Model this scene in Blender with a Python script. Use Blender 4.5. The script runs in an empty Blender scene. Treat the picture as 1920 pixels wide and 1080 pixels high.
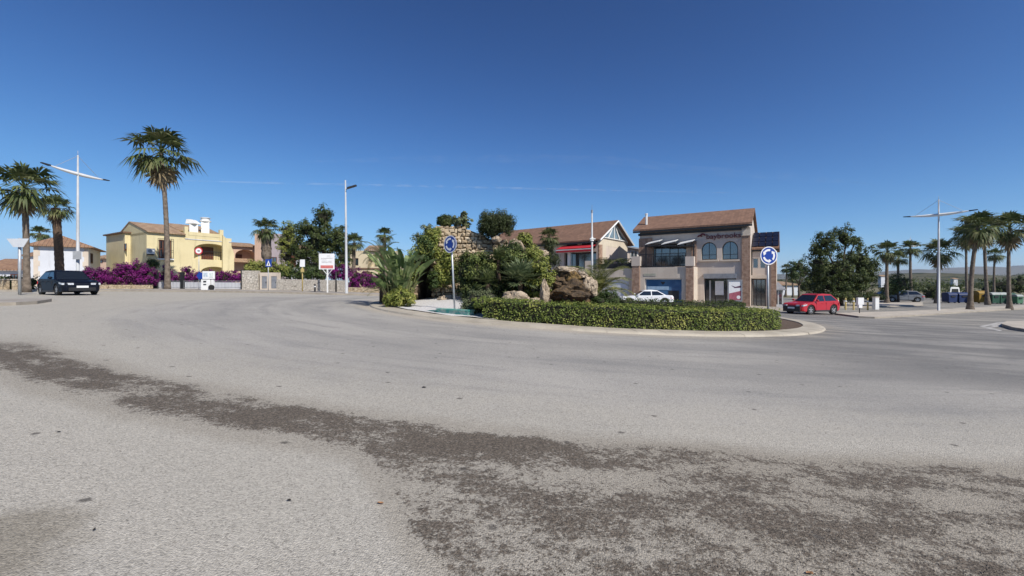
import bpy, math, random
from mathutils import Vector, noise, Matrix
V = Vector
RAD = math.radians
rng = random.Random(11)
scene = bpy.context.scene
COL = scene.collection
F, CX, HY, CZ = 800.0, 960.0, 530.0, 1.5      # focal length in photo pixels, principal column, horizon row, eye height

# ------------------------------------------------------------------ terrain and measuring helpers
def gz(x, y=0.0):
    if x >= 0: return -1.25*math.tanh(.045*x/1.25)
    return .85*math.tanh(-.045*x/.85)
IC, IR = (4.09, 26.07), 12.2                  # roundabout island centre and radius
def irad(x, y): return math.hypot(x-IC[0], y-IC[1])
def sm(t):
    t = max(0., min(1., t)); return t*t*(3-2*t)
def iz(x, y): return gz(x, y)+.085+.55*sm((11.4-irad(x, y))/5.)
def P(px, py, d): return V(((px-CX)/F*d, d, CZ+(HY-py)/F*d))
def X(px, d): return (px-CX)/F*d
def Zp(py, d): return CZ+(HY-py)/F*d
def G(px, py, h=0.0):
    lo, hi = .5, 400.
    f = lambda d: Zp(py, d)-gz(X(px, d))-h
    for i in range(60):
        m = (lo+hi)/2
        if f(m) > 0: lo = m
        else: hi = m
    return V((X(px, lo), lo, gz(X(px, lo))+h))

# ------------------------------------------------------------------ mesh builder
def wloc(o):
    p = V((0, 0, 0))
    while o is not None:
        p += o.location; o = o.parent
    return p
class MB:
    def __init__(s): s.v = []; s.f = []; s.m = []
    def face(s, pts, m=0):
        n = len(s.v); s.v.extend([tuple(p) for p in pts]); s.f.append(tuple(range(n, n+len(pts)))); s.m.append(m)
    def add(s, verts, faces, m=0):
        n = len(s.v); s.v.extend([tuple(p) for p in verts])
        for f in faces: s.f.append(tuple(i+n for i in f)); s.m.append(m)
    def hexa(s, b, t, m=0):                    # four bottom and four top corners (counter-clockwise from above)
        s.add(list(b)+list(t), [(3,2,1,0),(4,5,6,7),(0,1,5,4),(1,2,6,5),(2,3,7,6),(3,0,4,7)], m)
    def box(s, c, size, rz=0., m=0):
        cx, cy, cz = c; a, b, h = size[0]/2, size[1]/2, size[2]/2
        co, si = math.cos(rz), math.sin(rz)
        q = [(-a,-b),(a,-b),(a,b),(-a,b)]
        q = [(cx+x*co-y*si, cy+x*si+y*co) for x, y in q]
        s.hexa([(x,y,cz-h) for x,y in q], [(x,y,cz+h) for x,y in q], m)
    def tube(s, pts, rad, n=8, cap=True, m=0):
        pts = [V(p) for p in pts]
        if not hasattr(rad, '__len__'): rad = [rad]*len(pts)
        vs, fs = [], []
        prev = None
        for i, p in enumerate(pts):
            d = (pts[min(i+1, len(pts)-1)]-pts[max(i-1, 0)])
            if d.length < 1e-9: d = V((0,0,1))
            d.normalize()
            if prev is None:
                ref = V((1,0,0)) if abs(d.x) < .9 else V((0,1,0))
                u = (ref-d*ref.dot(d)).normalized()
            else: u = (prev-d*prev.dot(d)).normalized()
            prev = u; w = d.cross(u)
            for k in range(n):
                a = 2*math.pi*k/n
                vs.append(p+(u*math.cos(a)+w*math.sin(a))*rad[i])
        for i in range(len(pts)-1):
            for k in range(n):
                k2 = (k+1) % n
                fs.append((i*n+k, i*n+k2, (i+1)*n+k2, (i+1)*n+k))
        if cap:
            fs.append(tuple(range(n-1, -1, -1))); L = (len(pts)-1)*n
            fs.append(tuple(L+k for k in range(n)))
        s.add(vs, fs, m)
    def extrude(s, poly, off, m=0):            # planar polygon pushed along a vector
        off = V(off); n = len(poly); a = [V(p) for p in poly]; b = [p+off for p in a]
        s.add(a+b, [tuple(range(n-1,-1,-1)), tuple(range(n, 2*n))]+[(i, (i+1) % n, n+(i+1) % n, n+i) for i in range(n)], m)
    def rock(s, c, r, seed=0, sub=3, amp=.35, fl=1.0, m=0, squash=None):
        import bmesh
        bm = bmesh.new(); bmesh.ops.create_icosphere(bm, subdivisions=sub, radius=1)
        o = V((seed*7.3, seed*3.1, seed*1.7)); vs = []
        for v in bm.verts:
            p = v.co.copy(); n1 = noise.noise(p*1.1+o); n2 = noise.noise(p*2.7+o); n3 = noise.noise(p*6.5+o)
            cell = noise.cell(p*1.6+o)
            k = 1+amp*(n1*.9+n2*.5+n3*.22+(cell-.5)*.35*fl)
            vs.append((c[0]+p.x*k*r[0], c[1]+p.y*k*r[1], c[2]+p.z*k*r[2]))
        bm.verts.index_update()
        s.add(vs, [tuple(v.index for v in f.verts) for f in bm.faces], m); bm.free()
    def build(s, name, mat, parent=None, smooth=False, uv=False, local=False):
        me = bpy.data.meshes.new(name)
        vs = s.v
        if parent is not None and not local:
            o = wloc(parent); vs = [(x-o.x, y-o.y, z-o.z) for x, y, z in vs]
        me.from_pydata(vs, [], s.f)
        mats = mat if isinstance(mat, (list, tuple)) else [mat]
        for mm in mats: me.materials.append(mm)
        if len(mats) > 1: me.polygons.foreach_set('material_index', s.m)
        if smooth: me.polygons.foreach_set('use_smooth', [True]*len(s.f))
        if uv:
            l = me.uv_layers.new(name='UVMap'); me.update()
            for p in me.polygons:
                n = p.normal; t = V((-n.y, n.x, 0))
                if abs(n.z) > .95 or t.length < 1e-4: t = V((1,0,0))
                t.normalize(); b = n.cross(t)
                for li in p.loop_indices:
                    co = me.vertices[me.loops[li].vertex_index].co
                    if parent is not None and not local: co = co+o
                    l.data[li].uv = (co.dot(t), co.dot(b))
        me.update()
        ob = bpy.data.objects.new(name, me); COL.objects.link(ob)
        if parent is not None: ob.parent = parent
        return ob
def thing(name, label, cat, loc=(0,0,0), group=None):
    o = bpy.data.objects.new(name, None); COL.objects.link(o); o.location = loc
    o.empty_display_size = .3
    o['label'] = label; o['category'] = cat
    if group: o['group'] = group
    return o
def tag(o, label, cat, group=None):
    o['label'] = label; o['category'] = cat
    if group: o['group'] = group
    return o
def struct(o, kind='structure'):
    o['kind'] = kind; return o
def copy_tree(o, parent=None):
    c = o.copy(); COL.objects.link(c)
    if parent is not None: c.parent = parent
    for ch in list(o.children): copy_tree(ch, c)
    return c

# ------------------------------------------------------------------ materials
def newmat(name):
    m = bpy.data.materials.new(name); m.use_nodes = True
    nt = m.node_tree; b = nt.nodes['Principled BSDF']; return m, nt, b
def node(nt, t, **kw):
    n = nt.nodes.new(t)
    for k, v in kw.items(): setattr(n, k, v)
    return n
def c4(c): return (c[0], c[1], c[2], 1.)
def mixc(nt, fac, a, b, bt='MIX'):
    n = node(nt, 'ShaderNodeMix', data_type='RGBA', blend_type=bt)
    for i, q in ((0, fac), (6, a), (7, b)):
        if hasattr(q, 'links'): nt.links.new(q, n.inputs[i])
        else: n.inputs[i].default_value = q if i == 0 else c4(q)
    return n.outputs[2]
def mth(nt, op, a, b=None, c=None, clamp=False):
    n = node(nt, 'ShaderNodeMath', operation=op, use_clamp=clamp)
    for i, q in enumerate((a, b, c)):
        if q is None: continue
        if hasattr(q, 'links'): nt.links.new(q, n.inputs[i])
        else: n.inputs[i].default_value = q
    return n.outputs[0]
def ramp01(nt, v, lo, hi):
    n = node(nt, 'ShaderNodeMapRange', interpolation_type='SMOOTHSTEP')
    nt.links.new(v, n.inputs[0])
    for i, q in ((1, lo), (2, hi)):
        if hasattr(q, 'links'): nt.links.new(q, n.inputs[i])
        else: n.inputs[i].default_value = q
    return n.outputs[0]
def noisen(nt, vec, scale, detail=4., rough=.55):
    n = node(nt, 'ShaderNodeTexNoise'); n.inputs['Scale'].default_value = scale
    n.inputs['Detail'].default_value = detail; n.inputs['Roughness'].default_value = rough
    if vec is not None: nt.links.new(vec, n.inputs['Vector'])
    return n.outputs[0]
def texco(nt, o='Object'): return node(nt, 'ShaderNodeTexCoord').outputs[o]
def bumpn(nt, b, h, strength=.4, dist=.02):
    n = node(nt, 'ShaderNodeBump'); n.inputs['Strength'].default_value = strength; n.inputs['Distance'].default_value = dist
    nt.links.new(h, n.inputs['Height']); nt.links.new(n.outputs[0], b.inputs['Normal'])
def mat(name, c, rough=.6, c2=None, scale=3., bump=0., bscale=25., metal=0., spec=.5, coat=0., stain=0.):
    m, nt, b = newmat(name)
    b.inputs['Roughness'].default_value = rough; b.inputs['Metallic'].default_value = metal
    b.inputs['Specular IOR Level'].default_value = spec; b.inputs['Coat Weight'].default_value = coat
    if c2 is None: c2 = tuple(q*.78 for q in c)
    tc = texco(nt); f = ramp01(nt, noisen(nt, tc, scale, 5.), .32, .7)
    col = mixc(nt, f, c, c2)
    if 'render' in name or stain:                              # rain streaks and grime on the render
        mp = node(nt, 'ShaderNodeMapping'); mp.inputs['Scale'].default_value = (2.2, 2.2, .28); nt.links.new(tc, mp.inputs[0])
        q = ramp01(nt, noisen(nt, mp.outputs[0], 1., 6., .7), .5, .72)
        col = mixc(nt, mth(nt, 'MULTIPLY', q, stain or .38), col, tuple(v*.5 for v in c))
    nt.links.new(col, b.inputs['Base Color'])
    if bump: bumpn(nt, b, noisen(nt, tc, bscale, 4.), bump)
    return m
def leafmat(name, c1, c2, c3=None, trans=.25, rough=.55):
    m, nt, b = newmat(name)
    g = node(nt, 'ShaderNodeNewGeometry'); rnd = g.outputs['Random Per Island']
    col = mixc(nt, rnd, c1, c2)
    if c3 is not None:
        f = ramp01(nt, noisen(nt, texco(nt), 1.3, 3.), .45, .68); f = mth(nt, 'MULTIPLY', f, rnd)
        col = mixc(nt, f, col, c3)
    nt.links.new(col, b.inputs['Base Color']); b.inputs['Roughness'].default_value = rough
    b.inputs['Specular IOR Level'].default_value = .3
    t = node(nt, 'ShaderNodeBsdfTranslucent'); nt.links.new(col, t.inputs['Color'])
    mx = node(nt, 'ShaderNodeMixShader'); mx.inputs[0].default_value = trans
    nt.links.new(b.outputs[0], mx.inputs[1]); nt.links.new(t.outputs[0], mx.inputs[2])
    nt.links.new(mx.outputs[0], nt.nodes['Material Output'].inputs['Surface'])
    return m
def stonemat(name, c1, c2, mortar, scale=3., edge=.06):
    m, nt, b = newmat(name); tc = texco(nt)
    v = node(nt, 'ShaderNodeTexVoronoi'); v.inputs['Scale'].default_value = scale; nt.links.new(tc, v.inputs['Vector'])
    e = node(nt, 'ShaderNodeTexVoronoi', feature='DISTANCE_TO_EDGE'); e.inputs['Scale'].default_value = scale; nt.links.new(tc, e.inputs['Vector'])
    col = mixc(nt, mth(nt, 'MULTIPLY', v.outputs['Color'], 1.), c1, c2)
    col = mixc(nt, mth(nt, 'MULTIPLY', noisen(nt, tc, 9.), .35), col, tuple(q*.5 for q in c1))
    f = ramp01(nt, e.outputs['Distance'], 0.01, edge)
    nt.links.new(mixc(nt, f, mortar, col), b.inputs['Base Color']); b.inputs['Roughness'].default_value = .9
    bumpn(nt, b, f, .8, .05); return m
def brickmat(name, c1, c2, mortar, w=.26, h=.075):
    m, nt, b = newmat(name)
    t = node(nt, 'ShaderNodeTexBrick'); nt.links.new(texco(nt, 'UV'), t.inputs['Vector'])
    t.inputs['Scale'].default_value = 1.; t.inputs['Brick Width'].default_value = w; t.inputs['Row Height'].default_value = h
    t.inputs['Mortar Size'].default_value = .008; t.inputs['Color1'].default_value = c4(c1); t.inputs['Color2'].default_value = c4(c2); t.inputs['Mortar'].default_value = c4(mortar)
    big = noisen(nt, texco(nt), 3.5, 6.)
    nt.links.new(mixc(nt, ramp01(nt, big, .4, .65), t.outputs['Color'], tuple(q*.62 for q in c2)), b.inputs['Base Color'])
    b.inputs['Roughness'].default_value = .9; return m
def tilemat(name, c1, c2, w=.3, h=.38, mk=.35, bk=.7):
    m, nt, b = newmat(name); uv = texco(nt, 'UV')
    t = node(nt, 'ShaderNodeTexBrick'); nt.links.new(uv, t.inputs['Vector']); t.offset = 0.
    t.inputs['Scale'].default_value = 1.; t.inputs['Brick Width'].default_value = w; t.inputs['Row Height'].default_value = h
    t.inputs['Mortar Size'].default_value = .03; t.inputs['Mortar Smooth'].default_value = 1.
    t.inputs['Color1'].default_value = c4(c1); t.inputs['Color2'].default_value = c4(c2); t.inputs['Mortar'].default_value = c4([q*mk for q in c1])
    nz = ramp01(nt, noisen(nt, texco(nt), 1.6, 8., .7), .35, .7)
    nt.links.new(mixc(nt, mth(nt, 'MULTIPLY', nz, .6), t.outputs['Color'], tuple(q*.55 for q in c2)), b.inputs['Base Color'])
    sx = node(nt, 'ShaderNodeSeparateXYZ'); nt.links.new(uv, sx.inputs[0])
    wv = mth(nt, 'SINE', mth(nt, 'MULTIPLY', sx.outputs[0], 2*math.pi/w)); fr = mth(nt, 'FRACT', mth(nt, 'MULTIPLY', sx.outputs[1], 1/h))
    bumpn(nt, b, mth(nt, 'SUBTRACT', wv, fr), bk, .05); b.inputs['Roughness'].default_value = .85; return m
def glassmat(name, c, rough=.06, spec=.6, ior=1.5):
    m, nt, b = newmat(name); b.inputs['Base Color'].default_value = c4(c); b.inputs['Roughness'].default_value = rough
    b.inputs['Specular IOR Level'].default_value = spec; b.inputs['IOR'].default_value = ior; return m
M = {}
M['white'] = mat('white_paint', (.78,.78,.76), .5, (.68,.68,.66), 2.)
M['metal'] = mat('galvanised_steel', (.5,.52,.54), .45, (.4,.42,.44), 5., metal=.4)
M['polewhite'] = mat('pale_painted_steel', (.47,.48,.49), .5, (.41,.42,.43), 3.)
M['greymetal'] = mat('grey_steel', (.3,.31,.33), .5, metal=.3)
M['black'] = mat('black_iron', (.018,.018,.02), .5)
M['dark'] = mat('dark_plastic', (.03,.03,.033), .6)
M['rubber'] = mat('tyre_rubber', (.018,.018,.018), .85)
M['rim'] = mat('alloy_rim', (.55,.56,.58), .3, (.45,.46,.48), metal=.6)
M['glass'] = glassmat('dark_glass', (.012,.015,.018), .05, .5, 1.9)
M['winglass'] = glassmat('shop_glass', (.03,.045,.055), .07, .5, 2.6)
M['lampglass'] = mat('headlamp_glass', (.6,.62,.65), .12, (.4,.42,.45), 14.)
M['blue_sign'] = mat('sign_blue', (.01,.045,.28), .35, (.012,.05,.3))
M['white_sign'] = mat('sign_white', (.8,.8,.8), .4, (.74,.74,.74))
M['red_sign'] = mat('sign_red', (.55,.02,.03), .4)
M['signback'] = mat('sign_back_grey', (.42,.43,.44), .55)
M['cream_wall'] = mat('cream_render', (.61,.53,.44), .9, (.53,.45,.37), .8, .2)
M['beige_wall'] = mat('beige_render', (.6,.52,.45), .9, (.52,.445,.385), .7, .2)
M['yellow_wall'] = mat('yellow_render', (.69,.6,.36), .9, (.63,.54,.315), .6, .2)
M['pink_wall'] = mat('pink_render', (.58,.41,.31), .9, (.52,.36,.27), .6, .2)
M['shaded_wall'] = mat('shaded_render', (.42,.36,.38), .9, (.37,.32,.34), .6, .2)  # grey mauve puts the tower's shade into the render colour
M['white_wall'] = mat('white_render', (.62,.64,.68), .9, (.55,.57,.62), .6, .2)
M['roof_tile'] = tilemat('old_clay_tiles', (.42,.26,.16), (.3,.17,.105))
M['roof_tile_pale'] = tilemat('pale_clay_tiles', (.5,.35,.22), (.38,.24,.15))
M['roof_flat_tile'] = tilemat('flat_red_tiles', (.26,.148,.095), (.19,.106,.07), .3, .3, .82, .08)
M['brick'] = brickmat('old_brick', (.3,.16,.105), (.38,.24,.165), (.42,.36,.3))
M['brown_wood'] = mat('brown_wood', (.13,.045,.022), .5, (.09,.03,.016), 6.)
M['stone_wall'] = stonemat('grey_stone_masonry', (.5,.45,.38), (.68,.63,.55), (.26,.23,.19), 5.)
M['stone_tan'] = stonemat('tan_stone_masonry', (.5,.38,.24), (.62,.52,.37), (.2,.15,.1), 4.)
M['kerb'] = mat('kerb_stone', (.36,.32,.265), .9, (.28,.245,.2), 2.5, .4, 60.)
M['bark'] = mat('tree_bark', (.1,.075,.055), .95, (.06,.045,.035), 8., .8)
M['solar'] = glassmat('solar_cell', (.01,.013,.028), .3, .4)
M['red_fabric'] = mat('red_awning_cloth', (.5,.02,.03), .7)
# ------------------------------------------------------------------ camera, sun, sky
cam = bpy.data.cameras.new('camera'); co = bpy.data.objects.new('camera', cam); COL.objects.link(co)
cam.sensor_width = 36.; cam.lens = 36.*F/1920.; cam.shift_y = -(540.-HY)/1920.
cam.clip_start = .1; cam.clip_end = 60000.
co.location = (0, 0, CZ); co.rotation_euler = (RAD(90), 0, 0); scene.camera = co
SUN_EL, SUN_T = RAD(43), RAD(42)
sdir = V((math.sin(SUN_T)*math.cos(SUN_EL), -math.cos(SUN_T)*math.cos(SUN_EL), math.sin(SUN_EL)))
sl = bpy.data.lights.new('sun', 'SUN'); sl.energy = 4.4; sl.angle = RAD(.53); sl.color = (1., .945, .86)
so = bpy.data.objects.new('sun', sl); COL.objects.link(so); so.rotation_euler = sdir.to_track_quat('Z', 'Y').to_euler(); so.location = (20, -20, 30)
w = bpy.data.worlds.new('World'); scene.world = w; w.use_nodes = True
nt = w.node_tree; bg = nt.nodes['Background']
sky = node(nt, 'ShaderNodeTexSky', sky_type='NISHITA'); sky.sun_disc = False; sky.sun_elevation = SUN_EL
sky.sun_rotation = math.atan2(sdir.x, sdir.y); sky.altitude = 3000.; sky.air_density = 1.0; sky.dust_density = 0.; sky.ozone_density = 10.
EXPO = .3
def vm(op, a, b_=None):
    n = node(nt, 'ShaderNodeVectorMath', operation=op)
    for i, q in enumerate((a, b_)):
        if q is None: continue
        if hasattr(q, 'links'): nt.links.new(q, n.inputs[i])
        else: n.inputs[i].default_value = q
    return n.outputs[0]
gm = node(nt, 'ShaderNodeGamma'); gm.inputs[1].default_value = 1.7; nt.links.new(vm('MULTIPLY', sky.outputs[0], (.085,)*3), gm.inputs[0])
kx = 10./2**EXPO
nt.links.new(vm('DIVIDE', vm('MULTIPLY', gm.outputs[0], (8.6*kx, 6.9*kx, 5.*kx)), vm('ADD', vm('MULTIPLY', gm.outputs[0], (10.5, 6.2, 3.4)), (1.,)*3)), bg.inputs[0]); bg.inputs[1].default_value = .1
scene.view_settings.view_transform = 'Standard'; scene.view_settings.look = 'None'
scene.view_settings.exposure = EXPO; scene.view_settings.gamma = 1.
scene.cycles.max_bounces = 6; scene.cycles.transparent_max_bounces = 8; scene.cycles.use_denoising = True
scene.cycles.caustics_reflective = False; scene.cycles.caustics_refractive = False

# ------------------------------------------------------------------ ground sheet, road, island
def axis(lim, near, step):
    a = [0.]; s = step
    while a[-1] < lim:
        if a[-1] >= near: s *= 1.25
        a.append(a[-1]+s)
    return a
pos = axis(9000., 90., 3.); ax = sorted(set([-q for q in pos]+pos)); ay = sorted(set([-q for q in pos if q < 80]+pos))
def grid(mb, xs, ys, zf):
    n = len(ys)
    vs = [(x, y, zf(x, y)) for x in xs for y in ys]
    mb.add(vs, [(i*n+j, (i+1)*n+j, (i+1)*n+j+1, i*n+j+1) for i in range(len(xs)-1) for j in range(n-1)])
m, nt, b = newmat('dry_grassland'); tc = texco(nt)
f1 = ramp01(nt, noisen(nt, tc, .06, 6.), .4, .62); f2 = ramp01(nt, noisen(nt, tc, .9, 6.), .35, .7)
nt.links.new(mixc(nt, f2, mixc(nt, f1, (.16,.14,.07), (.09,.105,.035)), (.2,.16,.1)), b.inputs['Base Color']); b.inputs['Roughness'].default_value = 1.
M['field'] = m
mb = MB(); grid(mb, ax, ay, lambda x, y: gz(x, y)-.1); struct(mb.build('ground', M['field'], smooth=True))

# asphalt: aggregate, polished wheel paths, dust and the arc of washed-out grit
m, nt, b = newmat('old_asphalt'); tc = texco(nt)
sx = node(nt, 'ShaderNodeSeparateXYZ'); nt.links.new(tc, sx.inputs[0])
dx = mth(nt, 'SUBTRACT', sx.outputs[0], IC[0]); dy = mth(nt, 'SUBTRACT', sx.outputs[1], IC[1])
r = mth(nt, 'SQRT', mth(nt, 'ADD', mth(nt, 'MULTIPLY', dx, dx), mth(nt, 'MULTIPLY', dy, dy)))
th = mth(nt, 'ARCTAN2', dx, mth(nt, 'MULTIPLY', dy, -1.))
def comb(a, bb, c=0.):
    n = node(nt, 'ShaderNodeCombineXYZ')
    for i, q in enumerate((a, bb, c)):
        if hasattr(q, 'links'): nt.links.new(q, n.inputs[i])
        else: n.inputs[i].default_value = q
    return n.outputs[0]
big = noisen(nt, tc, .22, 4.); med = noisen(nt, tc, 1.7, 6.); fine = noisen(nt, tc, 85., 3., .7); fine2 = noisen(nt, tc, 26., 4., .7)
vor = node(nt, 'ShaderNodeTexVoronoi'); vor.inputs['Scale'].default_value = 95.; nt.links.new(tc, vor.inputs['Vector'])
streak = noisen(nt, comb(mth(nt, 'MULTIPLY', r, 1.1), mth(nt, 'MULTIPLY', th, 3.)), 1.6, 5., .6)
col = mixc(nt, ramp01(nt, big, .35, .65), (.325,.308,.28), (.38,.358,.322))
col = mixc(nt, mth(nt, 'MULTIPLY', ramp01(nt, streak, .45, .7), .45), col, (.2,.197,.192))
# two darker wheel paths in the ring, paler dust outside and beside the kerb
wp = mth(nt, 'ADD', r, mth(nt, 'MULTIPLY', med, 1.2))
for c0, wd, am in ((15.6, 1.2, .3), (18.6, 1.3, .22)):
    q = mth(nt, 'SUBTRACT', 1., ramp01(nt, mth(nt, 'ABSOLUTE', mth(nt, 'SUBTRACT', wp, c0)), .2, wd))
    col = mixc(nt, mth(nt, 'MULTIPLY', q, am), col, (.185,.182,.178))
dust = mth(nt, 'SUBTRACT', 1., ramp01(nt, mth(nt, 'ADD', r, mth(nt, 'MULTIPLY', med, .9)), 12.75, 13.7))
col = mixc(nt, mth(nt, 'MULTIPLY', dust, .8), col, (.42,.37,.3))
out = ramp01(nt, mth(nt, 'ADD', r, mth(nt, 'MULTIPLY', med, 2.)), 20.5, 23.)
col = mixc(nt, mth(nt, 'MULTIPLY', out, .7), col, (.405,.375,.318))
# darker asphalt towards the right-hand exit, with tyre sweeps and painted lens falloff
sw = noisen(nt, comb(mth(nt, 'ADD', mth(nt, 'MULTIPLY', sx.outputs[1], 1.4), mth(nt, 'MULTIPLY', sx.outputs[0], .35)), mth(nt, 'MULTIPLY', sx.outputs[0], .3)), .6, 5.)
rt = mth(nt, 'MULTIPLY', ramp01(nt, sx.outputs[0], 1.5, 12.), mth(nt, 'ADD', .45, mth(nt, 'MULTIPLY', ramp01(nt, sw, .4, .6), .55)))
rt = mth(nt, 'MULTIPLY', rt, ramp01(nt, sx.outputs[1], 4., 9.))
col = mixc(nt, mth(nt, 'MULTIPLY', rt, .8), col, (.135,.132,.128))
# grit arc
wob = mth(nt, 'MULTIPLY', mth(nt, 'SUBTRACT', noisen(nt, tc, .9, 4., .6), .5), .5)
rr = mth(nt, 'ADD', r, wob)
ogrow = mth(nt, 'MULTIPLY', mth(nt, 'MAXIMUM', mth(nt, 'ADD', sx.outputs[0], 1.3), 0.), 1.25)
oedge = mth(nt, 'ADD', 23.02, ogrow)
band = mth(nt, 'MULTIPLY', ramp01(nt, rr, 21.9, 22.35), mth(nt, 'SUBTRACT', 1., ramp01(nt, rr, mth(nt, 'SUBTRACT', oedge, .12), mth(nt, 'ADD', oedge, .3))))
near = mth(nt, 'SUBTRACT', 1., ramp01(nt, sx.outputs[1], 7.0, 9.5)); band = mth(nt, 'MULTIPLY', band, near)
halo = mth(nt, 'MULTIPLY', ramp01(nt, rr, 21.75, 22.2), mth(nt, 'SUBTRACT', 1., ramp01(nt, rr, mth(nt, 'ADD', oedge, .15), mth(nt, 'ADD', oedge, .4))))
col = mixc(nt, mth(nt, 'MULTIPLY', mth(nt, 'MULTIPLY', halo, near), mth(nt, 'ADD', .5, mth(nt, 'MULTIPLY', ramp01(nt, sx.outputs[0], -.3, 2.), .3))), col, (.265,.235,.19))  # dusty brown base; extra darkening to the right paints in lens falloff
patch = ramp01(nt, noisen(nt, comb(mth(nt, 'MULTIPLY', r, 2.2), mth(nt, 'MULTIPLY', th, 22.)), 1., 5., .6), .33, .6)
dens = mth(nt, 'MULTIPLY', band, mth(nt, 'ADD', .5, mth(nt, 'MULTIPLY', patch, .6)))
pk = mth(nt, 'SUBTRACT', 1., ramp01(nt, mth(nt, 'ABSOLUTE', mth(nt, 'SUBTRACT', rr, 22.6)), .12, .42)); dens = mth(nt, 'ADD', dens, mth(nt, 'MULTIPLY', mth(nt, 'MULTIPLY', pk, near), mth(nt, 'MULTIPLY', .28, mth(nt, 'SUBTRACT', 1., ramp01(nt, sx.outputs[0], -.5, 1.5)))))
thr = mth(nt, 'SUBTRACT', .72, mth(nt, 'MULTIPLY', dens, .25)); pat = mth(nt, 'ADD', mth(nt, 'MULTIPLY', noisen(nt, tc, 13., 6., .75), .5), mth(nt, 'MULTIPLY', noisen(nt, tc, 42., 4., .7), .5))
grit = mth(nt, 'MULTIPLY', ramp01(nt, pat, mth(nt, 'SUBTRACT', thr, .05), mth(nt, 'ADD', thr, .06)), near)
gcol = mixc(nt, ramp01(nt, noisen(nt, tc, 48., 5., .75), .38, .66), (.036,.028,.021), (.16,.128,.098))
col = mixc(nt, mth(nt, 'MULTIPLY', grit, .88), col, gcol)
# old oil spots and a brown patch beside the camera
sp = node(nt, 'ShaderNodeTexVoronoi', voronoi_dimensions='2D'); sp.inputs['Scale'].default_value = .95
nt.links.new(comb(mth(nt, 'MULTIPLY', sx.outputs[0], .85), sx.outputs[1]), sp.inputs['Vector'])
spots = mth(nt, 'SUBTRACT', 1., ramp01(nt, mth(nt, 'ADD', sp.outputs['Distance'], mth(nt, 'MULTIPLY', fine2, .05)), .04, .065))
sel = node(nt, 'ShaderNodeSeparateColor'); nt.links.new(sp.outputs['Color'], sel.inputs[0])
spots = mth(nt, 'MULTIPLY', spots, mth(nt, 'GREATER_THAN', sel.outputs[0], .35))
col = mixc(nt, mth(nt, 'MULTIPLY', spots, .75), col, (.07,.062,.055))
bx = mth(nt, 'ADD', sx.outputs[0], 2.75); by = mth(nt, 'SUBTRACT', sx.outputs[1], 2.15)
bd = mth(nt, 'SQRT', mth(nt, 'ADD', mth(nt, 'MULTIPLY', bx, bx), mth(nt, 'MULTIPLY', by, by)))
bs = mth(nt, 'SUBTRACT', 1., ramp01(nt, mth(nt, 'ADD', bd, mth(nt, 'MULTIPLY', noisen(nt, tc, 3.5, 7., .7), .7)), .62, .95))
col = mixc(nt, mth(nt, 'MULTIPLY', bs, .55), col, (.16,.135,.095))
sv = node(nt, 'ShaderNodeSeparateColor'); nt.links.new(vor.outputs['Color'], sv.inputs[0])
k = mth(nt, 'ADD', .66, mth(nt, 'ADD', mth(nt, 'MULTIPLY', sv.outputs[0], .46), mth(nt, 'MULTIPLY', fine2, .36)))
pits = mth(nt, 'SUBTRACT', 1., mth(nt, 'MULTIPLY', ramp01(nt, noisen(nt, tc, 62., 3., .6), .54, .68), .42)); k = mth(nt, 'MULTIPLY', k, pits)
kk = comb(k, k, k)
col = mixc(nt, 1., col, kk, 'MULTIPLY')
nt.links.new(col, b.inputs['Base Color']); b.inputs['Roughness'].default_value = .88; b.inputs['Specular IOR Level'].default_value = .25
h = mth(nt, 'ADD', mth(nt, 'MULTIPLY', vor.outputs['Distance'], -1.), mth(nt, 'ADD', mth(nt, 'MULTIPLY', fine2, .6), mth(nt, 'MULTIPLY', grit, .5)))
bumpn(nt, b, h, .55, .012); M['asphalt'] = m
mb = MB()
grid(mb, [-76+1.25*i for i in range(int(176/1.25)+1)], [-8+1.25*i for i in range(int(84/1.25)+1)], lambda x, y: gz(x, y))
struct(mb.build('road', M['asphalt'], smooth=True))

# island: soil mound, kerb stones, white gravel
m, nt, b = newmat('garden_soil'); tc = texco(nt)
nt.links.new(mixc(nt, noisen(nt, tc, 4., 8., .7), (.05,.032,.022), (.16,.11,.075)), b.inputs['Base Color']); b.inputs['Roughness'].default_value = 1.
bumpn(nt, b, noisen(nt, tc, 30., 5.), 1., .05); M['soil'] = m
mb = MB(); NA = 72; rads = [0.01, 2, 4, 6, 7, 8, 9, 10, 10.8, 11.1, 11.36]
def ip(r_, a): return (IC[0]+r_*math.sin(a), IC[1]-r_*math.cos(a))
vs = []
for r_ in rads:
    for kx in range(NA):
        x, y = ip(r_, 2*math.pi*kx/NA); vs.append((x, y, iz(x, y)-.02))
mb.add(vs, [(i*NA+j, i*NA+(j+1) % NA, (i+1)*NA+(j+1) % NA, (i+1)*NA+j) for i in range(len(rads)-1) for j in range(NA)])
struct(mb.build('island_soil', M['soil'], smooth=True))
M['apron'] = mat('island_concrete', (.44,.395,.32), .9, (.34,.3,.24), 1.4, .5, 45.)
mb = MB(); NS = 78
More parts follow.
